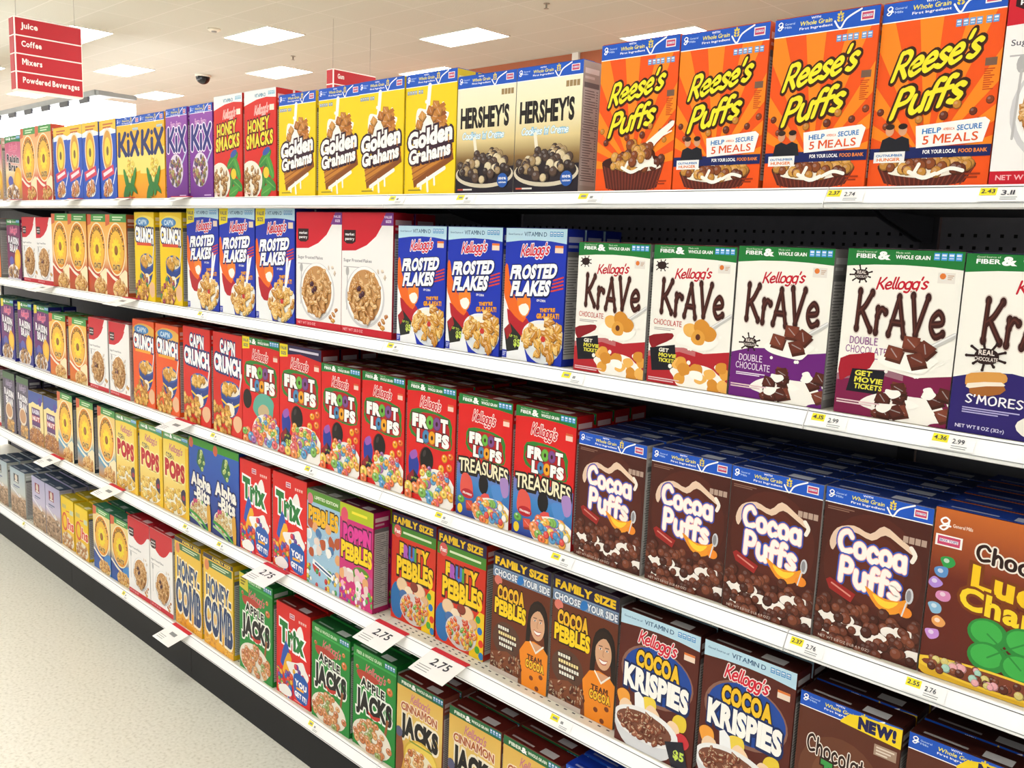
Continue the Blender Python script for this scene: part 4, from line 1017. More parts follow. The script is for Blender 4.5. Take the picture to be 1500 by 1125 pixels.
grainy('peg', 'dark_pegboard', '#75737a', .7, 50, .1)
grainy('peghole', 'pegboard_hole', '#0a0a0c', .9, 50, .1)
grainy('kick', 'black_kick_plate', '#121218', .6, 18, .15)
grainy('post', 'dark_steel_upright', '#3a393e', .5, 20, .1)
grainy('terra', 'terracotta_wall_paint', '#b4694a', .8, 3, .06)
grainy('wall', 'off_white_wall_paint', '#dcd6ca', .85, 3, .04)
grainy('sign', 'red_sign_panel', '#bb2430', .5, 8, .04)
grainy('signw', 'white_sign_plastic', '#f4f0ec', .5, 8, .02)
grainy('paper', 'white_price_card', '#f8f7f4', .6, 30, .02)
grainy('yellow', 'yellow_price_sticker', '#f2e61e', .6, 30, .04)
grainy('redp', 'red_card_edge', '#cc2434', .6, 30, .04)
grainy('ink', 'black_print', '#3a3a44', .7, 30, .1)
grainy('chrome', 'sprinkler_brass', '#8a8478', .35, 10, .1)
grainy('dome', 'smoked_dome_plastic', '#14171a', .15, 10, .1)
grainy('cream', 'detector_plastic', '#e2dccc', .5, 10, .03)
grainy('wire', 'thin_steel_wire', '#a8a49c', .5, 10, .1)
grainy('canopy', 'grey_canopy_metal', '#8d8f8e', .5, 6, .1)
M['light'] = mat('lit_diffuser', '#fffdf6', .5, .2, emit=LIGHT, emit_col='#fffdfa')
M['glow'] = mat('backlit_panel', '#ffffff', .5, .2, emit=GLOW, emit_col='#f6fbff')
M['trof'] = mat('white_fixture_frame', '#efece4', .5, .3)

# ------------------------------------------------------------------ object helpers
def link(name, me, parent=None, loc=(0, 0, 0)):
    o = bpy.data.objects.new(name, me); C.objects.link(o); o.location = loc
    if parent:
        o.parent = parent
    return o
def thing(name, label, cat, loc=(0, 0, 0), group=None):
    o = link(name, None, None, loc); o.empty_display_size = .05
    return tag(o, label, cat, group)
def tag(o, label, cat, group=None):
    o['label'] = label; o['category'] = cat
    if group:
        o['group'] = group
    return o
class MB:
    def __init__(s): s.v, s.f, s.m = [], [], []
    def box(s, x0, y0, z0, x1, y1, z1, m=0, ch=0.):
        bm = bmesh.new(); bmesh.ops.create_cube(bm, size=1)
        for v in bm.verts:
            v.co = ((v.co.x + .5) * (x1 - x0) + x0, (v.co.y + .5) * (y1 - y0) + y0, (v.co.z + .5) * (z1 - z0) + z0)
        if ch:
            bmesh.ops.bevel(bm, geom=bm.edges[:], offset=ch, segments=1, affect='EDGES')
        s.take(bm, m); return s
    def take(s, bm, m=0):
        b = len(s.v); bm.verts.index_update()
        s.v += [tuple(v.co) for v in bm.verts]
        for f in bm.faces:
            s.f.append([b + v.index for v in f.verts]); s.m.append(m)
        bm.free()
    def prism(s, prof, x0, x1, m=0):
        """closed y-z profile swept along x"""
        b, k = len(s.v), len(prof)
        s.v += [(x0, y, z) for y, z in prof] + [(x1, y, z) for y, z in prof]
        for i in range(k):
            j = (i + 1) % k
            s.f.append([b + i, b + j, b + k + j, b + k + i]); s.m.append(m)
        s.f.append([b + i for i in range(k)][::-1]); s.f.append([b + k + i for i in range(k)]); s.m += [m, m]
        return s
    def lathe(s, prof, cx, cy, m=0, n=20):
        """r-z profile turned about a vertical axis"""
        b = len(s.v)
        for r, z in prof:
            s.v += [(cx + r * math.cos(2 * PI * i / n), cy + r * math.sin(2 * PI * i / n), z) for i in range(n)]
        for k in range(len(prof) - 1):
            for i in range(n):
                j = (i + 1) % n
                s.f.append([b + k * n + i, b + k * n + j, b + (k + 1) * n + j, b + (k + 1) * n + i]); s.m.append(m)
        return s
    def quad(s, pts, m=0):
        b = len(s.v); s.v += pts; s.f.append(list(range(b, b + len(pts)))); s.m.append(m); return s
    def letters(s, t, org, ux, uy, w, h, m=0, bold=.0, off=.0006):
        """flat lettering on a plane given by two unit vectors"""
        lay, tw = layout(t, None, bold, .1)
        org, ux, uy = Vector(org), Vector(ux), Vector(uy)
        nn = ux.cross(uy) * off
        for _, ps, _ in lay:
            for p in ps:
                s.quad([tuple(org + nn + ux * (x / tw * w) + uy * (y * h)) for x, y in p], m)
        return s
    def mesh(s, name, mats, fix=True):
        me = bpy.data.meshes.new(name); me.from_pydata(s.v, [], s.f)
        for mm in mats:
            me.materials.append(M[mm])
        me.polygons.foreach_set('material_index', s.m)
        if fix:
            bm = bmesh.new(); bm.from_mesh(me); bmesh.ops.recalc_face_normals(bm, faces=bm.faces[:]); bm.to_mesh(me); bm.free()
        me.update(); return me
    def obj(s, name, mats, parent=None, loc=(0, 0, 0), fix=True):
        return link(name, s.mesh(name, mats, fix), parent, loc)

# ------------------------------------------------------------------ cartons
def side_art(a, c):
    """nutrition panel: pale ground, ruled dark lines, coloured head and foot"""
    a.rect(0, 0, 40, 150, c)
    a.rect(3, 24, 37, 142, '#b9b6b2')
    a.rect(3, 24, 37, 30, '#6a6868')
    r = a.r
    y = 33
    while y < 138:
        a.rect(5, y, 5 + r.uniform(14, 26), y + 1.1, '#6f6c6c')
        a.rect(31, y, 35, y + 1.1, '#6f6c6c')
        y += 3
        if r.random() < .15:
            a.rect(3, y, 37, y + .8, '#4c4a4a'); y += 2.6
    a.rect(4, 8, 36, 14, mix(c, '#ffffff', .45)); a.rect(4, 17, 26, 20, mix(c, '#ffffff', .3))

def ink_mesh(name, parts):
    V, F, K = [], [], []
    for v, f, k in parts:
        b = len(V); V += v; F += [[b + i for i in q] for q in f]; K += k
    me = bpy.data.meshes.new(name); me.from_pydata(V, [], F); me.materials.append(M['card'])
    ca = me.color_attributes.new('ink', 'FLOAT_COLOR', 'CORNER')
    ca.data.foreach_set('color', [c for k in K for c in (*k, 1.)])
    me.update(); return me

def carton(kind):
    fn, w, h, d, cs, ct = KINDS[kind][:6]
    a = Art(seed=len(kind) * 7 + 3); fn(a)
    front = a.build(kind, w, h)
    sa = Art(40, 150, 5); side_art(sa, cs)
    v, f, k = sa.build(kind, d, h)
    side = ([(w / 2 - y, x + d / 2, z) for x, y, z in v], f, k)
    mb = MB().box(-w / 2, 0, 0, w / 2, d, h, 0, .0012)
    bm = bmesh.new(); vs = [bm.verts.new(p) for p in mb.v]
    for q in mb.f:
        bm.faces.new([vs[i] for i in q])
    bmesh.ops.recalc_face_normals(bm, faces=bm.faces[:]); bm.verts.index_update()
    bv = [tuple(x.co) for x in bm.verts]; bf = [[x.index for x in q.verts] for q in bm.faces]; bm.free()
    body = (bv, bf, [lin(cs)] * sum(len(q) for q in bf))
    me = ink_mesh('cereal_box', [body, front, side])
    # tuck-in lid: two overlapping flaps and a printed tab
    t, z = .0009, h
    LV, LF, LK = [], [], []
    def slab(x0, y0, x1, y1, z0, z1, c):
        q = MB().box(x0, y0, z0, x1, y1, z1)
        bm = bmesh.new(); vv = [bm.verts.new(p) for p in q.v]
        for g in q.f:
            bm.faces.new([vv[i] for i in g])
        bmesh.ops.recalc_face_normals(bm, faces=bm.faces[:]); bm.verts.index_update()
        b = len(LV); LV.extend(tuple(x.co) for x in bm.verts)
        for g in bm.faces:
            LF.append([b + x.index for x in g.verts]); LK.extend([lin(c)] * len(g.verts))
        bm.free()
    slab(-w / 2 + .001, d * .3, w / 2 - .001, d - .001, z, z + t, ct)
    slab(-w / 2 + .001, .001, w / 2 - .001, d * .62, z + t, z + 2 * t, ct)
    slab(-w * .16, d * .62, w * .16, d * .78, z + t, z + 2 * t, ct)
    slab(w * .1, d * .12, w * .34, d * .5, z + 2 * t, z + 2.3 * t, mix(ct, '#ffffff', .5))
    slab(-w * .4, d * .16, -w * .02, d * .26, z + 2 * t, z + 2.3 * t, mix(ct, '#ffffff', .35))
    slab(-w * .4, d * .34, -w * .1, d * .4, z + 2 * t, z + 2.3 * t, mix(ct, '#000000', .4))
    lid = ink_mesh('top_flap', [(LV, LF, LK)])
    return me, lid

# kind: front, width, height, depth, side ink, top ink, description, short description
KINDS = {
 'raisin_pink': (d_raisin, .225, .31, .06, '#c8a898', '#a8b89a', 'pink and cream box with dark lettering', 'pink and cream box'),
 'oats_coral': (d_oats, .2, .335, .06, '#c8503c', '#7aa868', 'coral red box with yellow oval badge', 'coral red box'),
 'oats_royal': (d_royal, .165, .312, .06, '#2a4ca8', '#f0c440', 'bright blue box with flower oval', 'bright blue box'),
 'corn_orange': (d_corn, .205, .31, .06, '#e8a020', '#2a5cc0', 'yellow-orange box with corn cob print', 'yellow-orange box'),
 'berry_purple': (d_berry, .165, .313, .06, '#7a3494', '#2a5cc0', 'purple box with round cereal bowl', 'purple box'),
 'smacks': (d_smacks, .186, .328, .06, '#c8281e', '#d8dcd8', 'red box with yellow lettering', 'red box with yellow lettering'),
 'graham': (d_graham, .196, .3, .06, '#d8b81e', '#2a5cc0', 'yellow box with brown cracker print', 'yellow cracker box'),
 'creme': (d_creme, .196, .277, .06, '#a8a29a', '#2a5cc0', 'cream and dark brown fade box', 'cream and brown box'),
 'peanut': (d_peanut, .192, .297, .06, '#c8501c', '#d8541c', 'orange box showing a full brown cup', 'orange cup box'),
 'peanut_meal': (lambda a: d_peanut(a, True), .189, .294, .06, '#c8501c', '#d8541c', 'orange box with meal donation banner', 'orange banner box'),
 'pantry_large': (d_pantry, .23, .341, .07, '#b01a28', '#b81a28', 'white box with red corner and flakes bowl', 'white and red box'),
 'orange_sliver': (d_sliver, .19, .3, .06, '#8a8a88', '#c8501a', 'plain orange box at the frame edge', 'orange box'),
 'raisin_plum': (lambda a: d_raisin(a, 'plum'), .195, .297, .06, '#6a2a58', '#4a7a58', 'plum box with white lettering', 'plum box'),
 'pantry_slim': (lambda a: d_pantry(a, 'slim'), .2, .31, .06, '#c8c4c2', '#b81a28', 'white box with red top curve', 'white and red box'),
 'oats_orange': (lambda a: d_oats(a, 'orange'), .2, .328, .06, '#b0502c', '#5a9a58', 'orange box with sunflower oval', 'orange sunflower box'),
 'crunch_yellow': (lambda a: d_crunch(a, 'yellow'), .172, .337, .06, '#f0c80e', '#d8b818', 'yellow box with white block lettering', 'yellow box'),
 'flakes_tall': (d_flakes_tall, .226, .353, .07, '#1a2c98', '#2a3a9c', 'tall blue flakes box with yellow corner', 'tall blue box'),
 'flakes': (d_flakes, .19, .308, .06, '#1a2c98', '#22307c', 'blue flakes box with pale top strip', 'blue flakes box'),
 'choco_red': (lambda a: d_krave(a, 'red'), .19, .281, .06, '#8a8684', '#7a2428', 'white box with dark lettering, red base', 'white box with red base'),
 'choco_purple': (lambda a: d_krave(a, 'purple'), .187, .284, .06, '#8a8684', '#3a1a2c', 'white box with dark lettering, violet base', 'white box with violet base'),
 'choco_double': (lambda a: d_krave(a, 'double'), .19, .286, .06, '#8a8684', '#3a1a2c', 'white box with dark lettering, wine base', 'white box with wine base'),
 'smores': (lambda a: d_krave(a, 'smores'), .19, .284, .06, '#8a8684', '#2a1a4c', 'white box with dark lettering, navy base', 'white box with navy base'),
 'raisin_royal': (lambda a: d_raisin(a, 'royal'), .195, .313, .06, '#2a2a88', '#3a6a58', 'purple box with white lettering and flower', 'purple box'),
 'oats_honey': (lambda a: d_oats(a, 'honey'), .2, .29, .06, '#b0382c', '#4a9a48', 'golden box with green top strip', 'golden box'),
 'crunch_orange': (lambda a: d_crunch(a, 'orange'), .19, .34, .06, '#e8521c', '#c83c14', 'orange box with white block lettering', 'orange block-letter box'),
 'crunch_red': (lambda a: d_crunch(a, 'red'), .2, .352, .06, '#c81e1a', '#7a1410', 'tall red box with white block lettering', 'tall red box'),
 'loops_value': (lambda a: d_loops(a, False, True), .226, .356, .065, '#b01818', '#7a1414', 'red rings box with yellow corner', 'yellow-corner red rings box'),
 'loops_dark': (lambda a: d_loops(a, True), .228, .355, .065, '#8a1418', '#5a1014', 'red rings box with dark top strip', 'dark-strip red rings box'),
 'loops': (d_loops, .192, .321, .06, '#b01818', '#6a1818', 'red rings box with green top strip', 'red rings box'),
 'treasures': (d_treasures, .19, .315, .06, '#b01818', '#6a1a1a', 'red and blue box with cream banner word', 'red and blue box'),
 'cocoa_puffs': (d_cocoa, .186, .285, .06, '#a8a29e', '#1c2f6c', 'brown box with white bubble lettering', 'brown bubble-letter box'),
 'lucky': (d_lucky, .19, .291, .06, '#5a2418', '#1c3a90', 'brown box with yellow lettering, green clover', 'brown box'),
 'raisin_grey': (lambda a: d_raisin(a, 'grey'), .18, .315, .06, '#4a4458', '#4a5a48', 'dark grey box with white lettering', 'dark grey box'),
 'raisin_nut': (lambda a: d_raisin(a, 'nut'), .195, .266, .06, '#c8b070', '#6a5420', 'cream box with violet name panel', 'cream box'),
 'oats_sky': (lambda a: d_oats(a, 'sky'), .19, .316, .06, '#26323c', '#4a8a5c', 'cream box with oval and pale blue base', 'cream oval box'),
 'pops': (d_pops, .205, .316, .06, '#e0b41c', '#6a8a4c', 'yellow box with red puffy lettering', 'yellow box'),
 'alpha': (d_alpha, .183, .332, .06, '#1c3a8a', '#2c7a2c', 'blue box with green lid', 'blue box with green lid'),
 'trix': (d_trix, .198, .321, .06, '#c81c1a', '#7a1614', 'red box with green lettering', 'red box with green lettering'),
 'pebbles_ice': (d_pebbles_ice, .175, .305, .06, '#a8a4a0', '#6a6a58', 'icy blue box with yellow lettering', 'icy blue box'),
 'pebbles_pink': (d_pebbles_pink, .163, .304, .06, '#a81c58', '#5a1430', 'pink box with yellow lettering', 'pink box'),
 'fruity': (d_fruity, .188, .314, .06, '#b82a1c', '#4a1a3c', 'red box with rainbow and yellow lettering', 'red rainbow box'),
 'cocoa_pebbles': (d_cocoa_pebbles, .196, .314, .06, '#8a8680', '#3a1f34', 'brown box with printed woman in orange', 'brown portrait box'),
 'krispies': (d_krispies, .2, .307, .06, '#4a1a14', '#3c1712', 'brown box with blue oval logo', 'brown oval box'),
 'choc_toast': (d_toast, .188, .279, .06, '#4a2018', '#3a1712', 'brown box with blue and yellow strip', 'brown striped box'),
 'oat_grey': (lambda a: d_oat(a, 'grey'), .22, .245, .06, '#b8bcb4', '#4c5a70', 'grey-blue box with dark badge', 'grey-blue box'),
 'oat_lilac': (lambda a: d_oat(a, 'lilac'), .19, .262, .06, '#b0aec4', '#4c5a70', 'lilac box with wine badge', 'lilac box'),
 'ohs': (d_ohs, .16, .243, .06, '#e0b81c', '#c8b01c', 'yellow box with red ring lettering', 'yellow ring box'),
 'oats_navy': (lambda a: d_oats(a, 'navy'), .19, .29, .06, '#1c2c5c', '#3a7a58', 'cream box with oval and navy base', 'navy oval box'),
 'pantry_swirl': (lambda a: d_pantry(a, 'swirl'), .2, .334, .065, '#c8c4c2', '#c01c28', 'white box with scalloped red top', 'white and red box'),
 'honeycomb': (d_honeycomb, .218, .354, .065, '#dcb018', '#a88a14', 'tall yellow box with navy lettering', 'tall yellow box'),
 'jacks_bonus': (lambda a: d_jacks(a, True), .22, .352, .065, '#1a7a30', '#1a6a2c', 'tall green box with yellow corner', 'tall green box'),
 'jacks': (d_jacks, .203, .316, .06, '#1a7a30', '#1c5a2a', 'green box with black lettering', 'green box'),
 'cinnamon': (d_cinnamon, .194, .298, .06, '#8a4a3c', '#5c1c16', 'tan box with green strip and black lettering', 'tan box'),
 'blue_box': (d_blue, .19, .316, .06, '#1a3ca8', '#1c3cb0', 'plain blue box at the lower edge', 'blue box'),
}
_fn = KINDS['raisin_pink']; KINDS['raisin_pink'] = (lambda a: d_raisin(a, 'pink'),) + _fn[1:]
_fn = KINDS['oats_coral']; KINDS['oats_coral'] = (lambda a: d_oats(a, 'coral'),) + _fn[1:]

# shelf runs, left edge of every facing along the run (metres), then how many boxes stand behind each facing
RUNS = [
 [('raisin_pink', [-2.144, -1.871], [0, 0]),
  ('oats_coral', [-1.636, -1.43], [0, 0]),
  ('oats_royal', [-1.208, -1.04, -0.872, -0.704], [0, 0, 0, 0]),
  ('corn_orange', [-0.534, -0.323], [0, 0]),
  ('berry_purple', [-0.099, 0.079], [0, 0]),
  ('smacks', [0.257, 0.455], [1, 1]),
  ('graham', [0.659, 0.868, 1.066, 1.265], [1, 1, 1, 1]),
  ('creme', [1.464, 1.663], [1, 1]),
  ('peanut', [1.912], [1]),
  ('peanut_meal', [2.107, 2.305, 2.497], [1, 1, 1]),
  ('pantry_large', [2.689], [0])],
 [('orange_sliver', [-2.192], [0]),
  ('raisin_plum', [-1.887], [1]),
  ('pantry_slim', [-1.674, -1.471], [0, 0]),
  ('oats_orange', [-1.268, -1.065, -0.862, -0.659], [1, 1, 1, 1]),
  ('crunch_yellow', [-0.387, -0.168], [1, 1]),
  ('flakes_tall', [0.044, 0.282, 0.516], [1, 1, 1]),
  ('pantry_large', [0.762, 0.995], [1, 1]),
  ('flakes', [1.25, 1.446, 1.646], [1, 1, 2]),
  ('choco_red', [1.875, 2.072], [0, 0]),
  ('choco_purple', [2.267], [1]),
  ('choco_double', [2.477], [0]),
  ('smores', [2.67], [0])],
 [('raisin_royal', [-2.253, -2.034, -1.779, -1.558], [1, 1, 1, 1]),
  ('oats_honey', [-1.356, -1.116], [1, 1]),
  ('pantry_slim', [-0.886, -0.668], [0, 0]),
  ('crunch_orange', [-0.43, -0.226], [2, 2]),
  ('crunch_red', [0.01, 0.227], [1, 1]),
  ('loops_value', [0.43], [1]),
  ('loops_dark', [0.664], [2]),
  ('loops', [0.895, 1.093, 1.298], [3, 3, 3]),
  ('treasures', [1.502, 1.701], [3, 3]),
  ('cocoa_puffs', [1.901, 2.099, 2.289, 2.478], [4, 4, 4, 4]),
  ('lucky', [2.667], [4])],
 [('pantry_slim', [-2.339], [0]),
  ('raisin_grey', [-2.067, -1.865], [1, 1]),
  ('raisin_nut', [-1.682, -1.483], [2, 1]),
  ('oats_sky', [-1.285, -1.059, -0.824], [1, 1, 1]),
  ('pops', [-0.62, -0.396, -0.182], [1, 1, 1]),
  ('alpha', [0.029, 0.216], [1, 1]),
  ('trix', [0.402, 0.618], [1, 1]),
  ('pebbles_ice', [0.819], [1]),
  ('pebbles_pink', [0.997], [1]),
  ('fruity', [1.202, 1.402], [1, 1]),
  ('cocoa_pebbles', [1.627, 1.83], [1, 1]),
  ('krispies', [2.048, 2.258], [1, 2]),
  ('choc_toast', [2.467, 2.666], [2, 1])],
 [('oat_grey', [-2.3, -2.013], [2, 2]),
  ('oat_lilac', [-1.688, -1.495], [2, 2]),
  ('ohs', [-1.302, -1.119], [2, 2]),
  ('oats_navy', [-0.906, -0.713], [1, 1]),
  ('pantry_swirl', [-0.52, -0.317], [1, 1]),
  ('honeycomb', [-0.101, 0.138], [1, 1]),
  ('jacks_bonus', [0.399], [1]),
  ('trix', [0.638], [1]),
  ('jacks', [0.849, 1.068], [1, 1]),
  ('cinnamon', [1.28, 1.502, 1.704], [2, 1, 1]),
  ('blue_box', [1.915], [1])],
]
DECK = [1.846, 1.457, 1.035, .645, .204]
LEVEL = ['top', 'second', 'middle', 'fourth', 'bottom']
ORD = ['', 'first', 'second', 'third', 'fourth', 'fifth']
NUM = ['', 'one', 'two', 'three', 'four', 'five']
FRONT_Y = {'fruity': .045, 'cocoa_pebbles': .03}
rnd = random.Random(11)
proto = {}
def place(kind, x, y, z, rz, label, group):
    if kind not in proto:
        me, lid = carton(kind)
        o = link('cereal_box', me); link('top_flap', lid, o); proto[kind] = o
    else:
        s = proto[kind]; o = s.copy(); C.objects.link(o)
        for ch in s.children:
            c = ch.copy(); C.objects.link(c); c.parent = o
    o.location = (x, y, z); o.rotation_euler = (0, 0, rz)
    tag(o, label, 'cereal box', group)
    return o
def which(i, k):
    if k == 1: return ''
    if k == 2: return ('left', 'right')[i] + ' one of two'
    return 'leftmost of ' + NUM[k] if i == 0 else 'rightmost of ' + NUM[k] if i == k - 1 else ORD[i + 1] + ' from left of ' + NUM[k]
for lv, run in enumerate(RUNS):
    for kind, xs, back in run:
        fn, w, h, d, cs, ct, desc, short = KINDS[kind]
        for i, x in enumerate(xs):
            wh = which(i, len(xs))
            lab = desc + (', ' + wh if wh else '') + ' on ' + LEVEL[lv] + ' shelf'
            y = FRONT_Y.get(kind, .012) + rnd.uniform(-.002, .004)
            place(kind, x + w / 2, y, DECK[lv] + .001, rnd.uniform(-.012, .012), lab, f'{short} run on the {LEVEL[lv]} shelf')
            for q in range(back[i]):
                y += d + .008
                lab = f'{short}, {ORD[q + 2]} in line behind the ' + (wh if wh else 'front one') + f', {LEVEL[lv]} shelf'
                place(kind, x + w / 2 + rnd.uniform(-.001, .001), y, DECK[lv] + .001, rnd.uniform(-.004, .004), lab, f'{short} run on the {LEVEL[lv]} shelf')

# ------------------------------------------------------------------ shelving
BAY = 1.2192
BAYS = range(-3, 3)
BAYNAME = {-3: 'farthest bay past the frame edge', -2: 'leftmost bay in view', -1: 'second bay from left', 0: 'middle bay', 1: 'second bay from right', 2: 'rightmost bay'}
SHELFNAME = ['top', 'second', 'middle', 'fourth', 'bottom']
T = (-.5241, -.8517)            # down the sloped face of the price rail (y, z)
N = (-.8517, .5241)             # out of that face
for k in BAYS:
    x0, x1 = k * BAY + .001, (k + 1) * BAY - .001
    for lv, z in enumerate(DECK):
        sh = thing('shelf', f'white {SHELFNAME[lv]} steel shelf with price rail, {BAYNAME[k]}', 'shelf', ((x0 + x1) / 2, 0, z), f'steel shelves of the {SHELFNAME[lv]} level')
        h = (x1 - x0) / 2
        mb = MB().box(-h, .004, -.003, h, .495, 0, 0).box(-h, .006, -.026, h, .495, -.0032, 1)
        if lv >= 2:
            for r in (.022, .034):
                for i in range(46):
                    x = -h + .03 + i * .0255
                    mb.quad([(x, r, .0003), (x + .009, r, .0003), (x + .009, r + .004, .0003), (x, r + .004, .0003)], 1)
        mb.obj('deck', ('deck', 'under'), sh)
        prof = [(.0038, .001), (-.0005, .001), (-.003, -.001), (-.018, -.0285), (-.0175, -.034), (-.012, -.036), (.0038, -.036)]
        rl = MB().prism(prof, -h, h, 0)
        a = (-.0031, -.0013)
        for d0, d1, mi in ((.001, .0024, 1), (.0305, .0322, 2)):
            p, q = (a[0] + T[0] * d0 + N[0] * .0004, a[1] + T[1] * d0 + N[1] * .0004), (a[0] + T[0] * d1 + N[0] * .0004, a[1] + T[1] * d1 + N[1] * .0004)
            rl.quad([(-h, *q), (h, *q), (h, *p), (-h, *p)], mi)
        rl.obj('price_rail', ('rail', 'post', 'canopy'), sh, fix=False)
        if lv < 4:
            for s in (-1, 1):
                xx = s * (h - .006)
                pr = [(.2, -.0265), (.49, -.0265), (.49, -.08), (.44, -.08), (.24, -.04)]
                MB().prism(pr, xx - .002, xx + .002, 0).obj('bracket', ('post',), sh)
fr = thing('shelving_frame', 'dark steel frame with pegboard back and black kick plate behind the cereal', 'shelving', (.61, .25, 0))
for k in BAYS:
    x0, x1 = k * BAY - .61, (k + 1) * BAY - .61
    mb = MB().box(x0 + .02, .256, .1, x1 - .02, .266, 1.86, 0)
    if k >= 0:
        for j in range(13):
            zz = 1.475 + j * .0254
            for i in range(46):
                x = x0 + .035 + i * .0254
                mb.quad([(x, .2557, zz), (x + .007, .2557, zz), (x + .007, .2557, zz + .007), (x, .2557, zz + .007)], 1)
    mb.obj('back_panel', ('peg', 'peghole'), fr)
    MB().box(x0 + .001, -.225, .0, x1 - .001, -.213, .162, 0).obj('kick_plate', ('kick',), fr)
for k in range(-3, 4):
    MB().box(k * BAY - .61 - .018, .247, 0, k * BAY - .61 + .018, .285, 1.86, 0).obj('upright', ('post',), fr)

# price labels in the rails
LABELS = [(0, 1.249, '', ''), (0, 1.513, '', ''), (0, 1.899, '', ''), (0, 2.455, '2.37', '2.74'), (0, 2.699, '2.43', '3.11'),
          (1, .183, '', ''), (1, 1.252, '', ''), (1, 1.876, '', ''), (1, 2.464, '4.15', '2.99'), (1, 2.671, '4.36', '2.99'),
          (2, .264, '', ''), (2, .857, '', ''), (2, 1.465, '', ''), (2, 1.871, '', ''), (2, 2.463, '2.37', '2.76'), (2, 2.673, '2.55', '2.76'),
          (3, .041, '', ''), (3, .3, '', ''), (3, 1.892, '', ''), (4, -1.766, '', ''), (4, -.532, '', ''), (4, .883, '', '')]
BELOW = {}
def under(lv, x):
    best = None
    for kind, xs, _ in RUNS[lv]:
        for i, q in enumerate(xs):
            dd = abs(q + KINDS[kind][1] / 2 - x)
            if best is None or dd < best[0]:
                best = (dd, KINDS[kind][7], which(i, len(xs)))
    return best[1] + (' ' + best[2] if best[2] else '')
for lv, x, t1, t2 in LABELS:
    z = DECK[lv]
    a = Vector((0, -.0031, -.0013)); tv = Vector((0, *T)); nv = Vector((0, *N)); ux = Vector((1, 0, 0))
    o = a + nv * .0007
    def P(xx, d, off=0.): return tuple(o + ux * xx + tv * d + nv * off)
    mb = MB()
    mb.quad([P(-.016, .029), P(.05, .029), P(.05, .004), P(-.016, .004)], 0)
    if t1:
        mb.letters(t1, P(-.012, .0145), ux, -tv, .019, .0075, 2, .02, .0012)
        mb.letters(t2, P(.0165, .0175), ux, -tv, .018, .0085, 2, .01, .0012)
    else:
        mb.quad([P(-.008, .014, .0012), P(.006, .014, .0012), P(.006, .009, .0012), P(-.008, .009, .0012)], 3)
        mb.quad([P(.017, .017, .0006), P(.025, .017, .0006), P(.025, .011, .0006), P(.017, .011, .0006)], 3)
    for d in (.021, .0245):
        mb.quad([P(.016, d + .0012, .0006), P(.046 - d * .3, d + .0012, .0006), P(.046 - d * .3, d, .0006), P(.016, d, .0006)], 3)
    lb = mb.obj('price_label', ('paper', 'yellow', 'ink', 'canopy'), None, (x, 0, z), fix=False)
    tag(lb, f'yellow price label under the {under(lv, x)}, {LEVEL[lv]} shelf', 'price label', 'yellow stickered price labels on the rails')
    MB().quad([P(-.0145, .018, .0006), P(.0095, .018, .0006), P(.0095, .0045, .0006), P(-.0145, .0045, .0006)], 0).obj('sticker', ('yellow',), lb, fix=False)

# sale cards standing out from the rails
CARDS = [(0, -1.75, ''), (0, -1.0, ''), (0, -.49, ''), (0, -.02, ''), (1, -1.33, ''), (1, -.46, ''), (2, -.02, ''), (3, -2.27, ''), (3, -1.33, ''), (3, -.65, ''), (3, .6, '2.75'), (3, 1.205, '2.75'), (3, 1.45, '2.75'), (4, -.08, '')]
for lv, x, t in CARDS:
    w = .135
    mb = MB()
    y0, z0, y1, z1 = -.004, .0035, -.092, -.022
    mb.v += [(0, y0, z0), (w, y0, z0), (w, y1, z1), (0, y1, z1), (0, y0, z0 + .0008), (w, y0, z0 + .0008), (w, y1, z1 + .0008), (0, y1, z1 + .0008)]
    mb.f += [[3, 2, 1, 0], [4, 7, 6, 5], [0, 1, 5, 4], [1, 2, 6, 5], [2, 3, 7, 6], [3, 0, 4, 7]]; mb.m += [0] * 6
    uy = Vector((0, y0 - y1, z0 - z1)).normalized(); og = Vector((0, y1, z1 + .0008))
    nn = Vector((1, 0, 0)).cross(uy)
    def P(xx, d, off=.0006): return tuple(og + Vector((xx, 0, 0)) + uy * d + nn * off)
    if t:
        mb.letters(t, P(.038, .042, 0), (1, 0, 0), uy, .066, .026, 1, .02)
    else:
        mb.quad([P(.05, .045), P(.095, .045), P(.095, .06), P(.05, .06)], 2)
    for d in (.012, .02, .028):
        mb.quad([P(.012, d), (P(.06, d)), P(.06, d + .002), P(.012, d + .002)], 2)
    cd = mb.obj('sale_card', ('paper', 'ink', 'canopy'), None, (x, 0, DECK[lv]))
    tag(cd, f'white sale card under the {under(lv, x + w / 2)}, {LEVEL[lv]} shelf', 'price card', 'white sale cards standing out from the shelf rails')
    MB().box(0, -.012, .0032, w, .004, .0055, 0).obj('red_edge', ('redp',), cd)

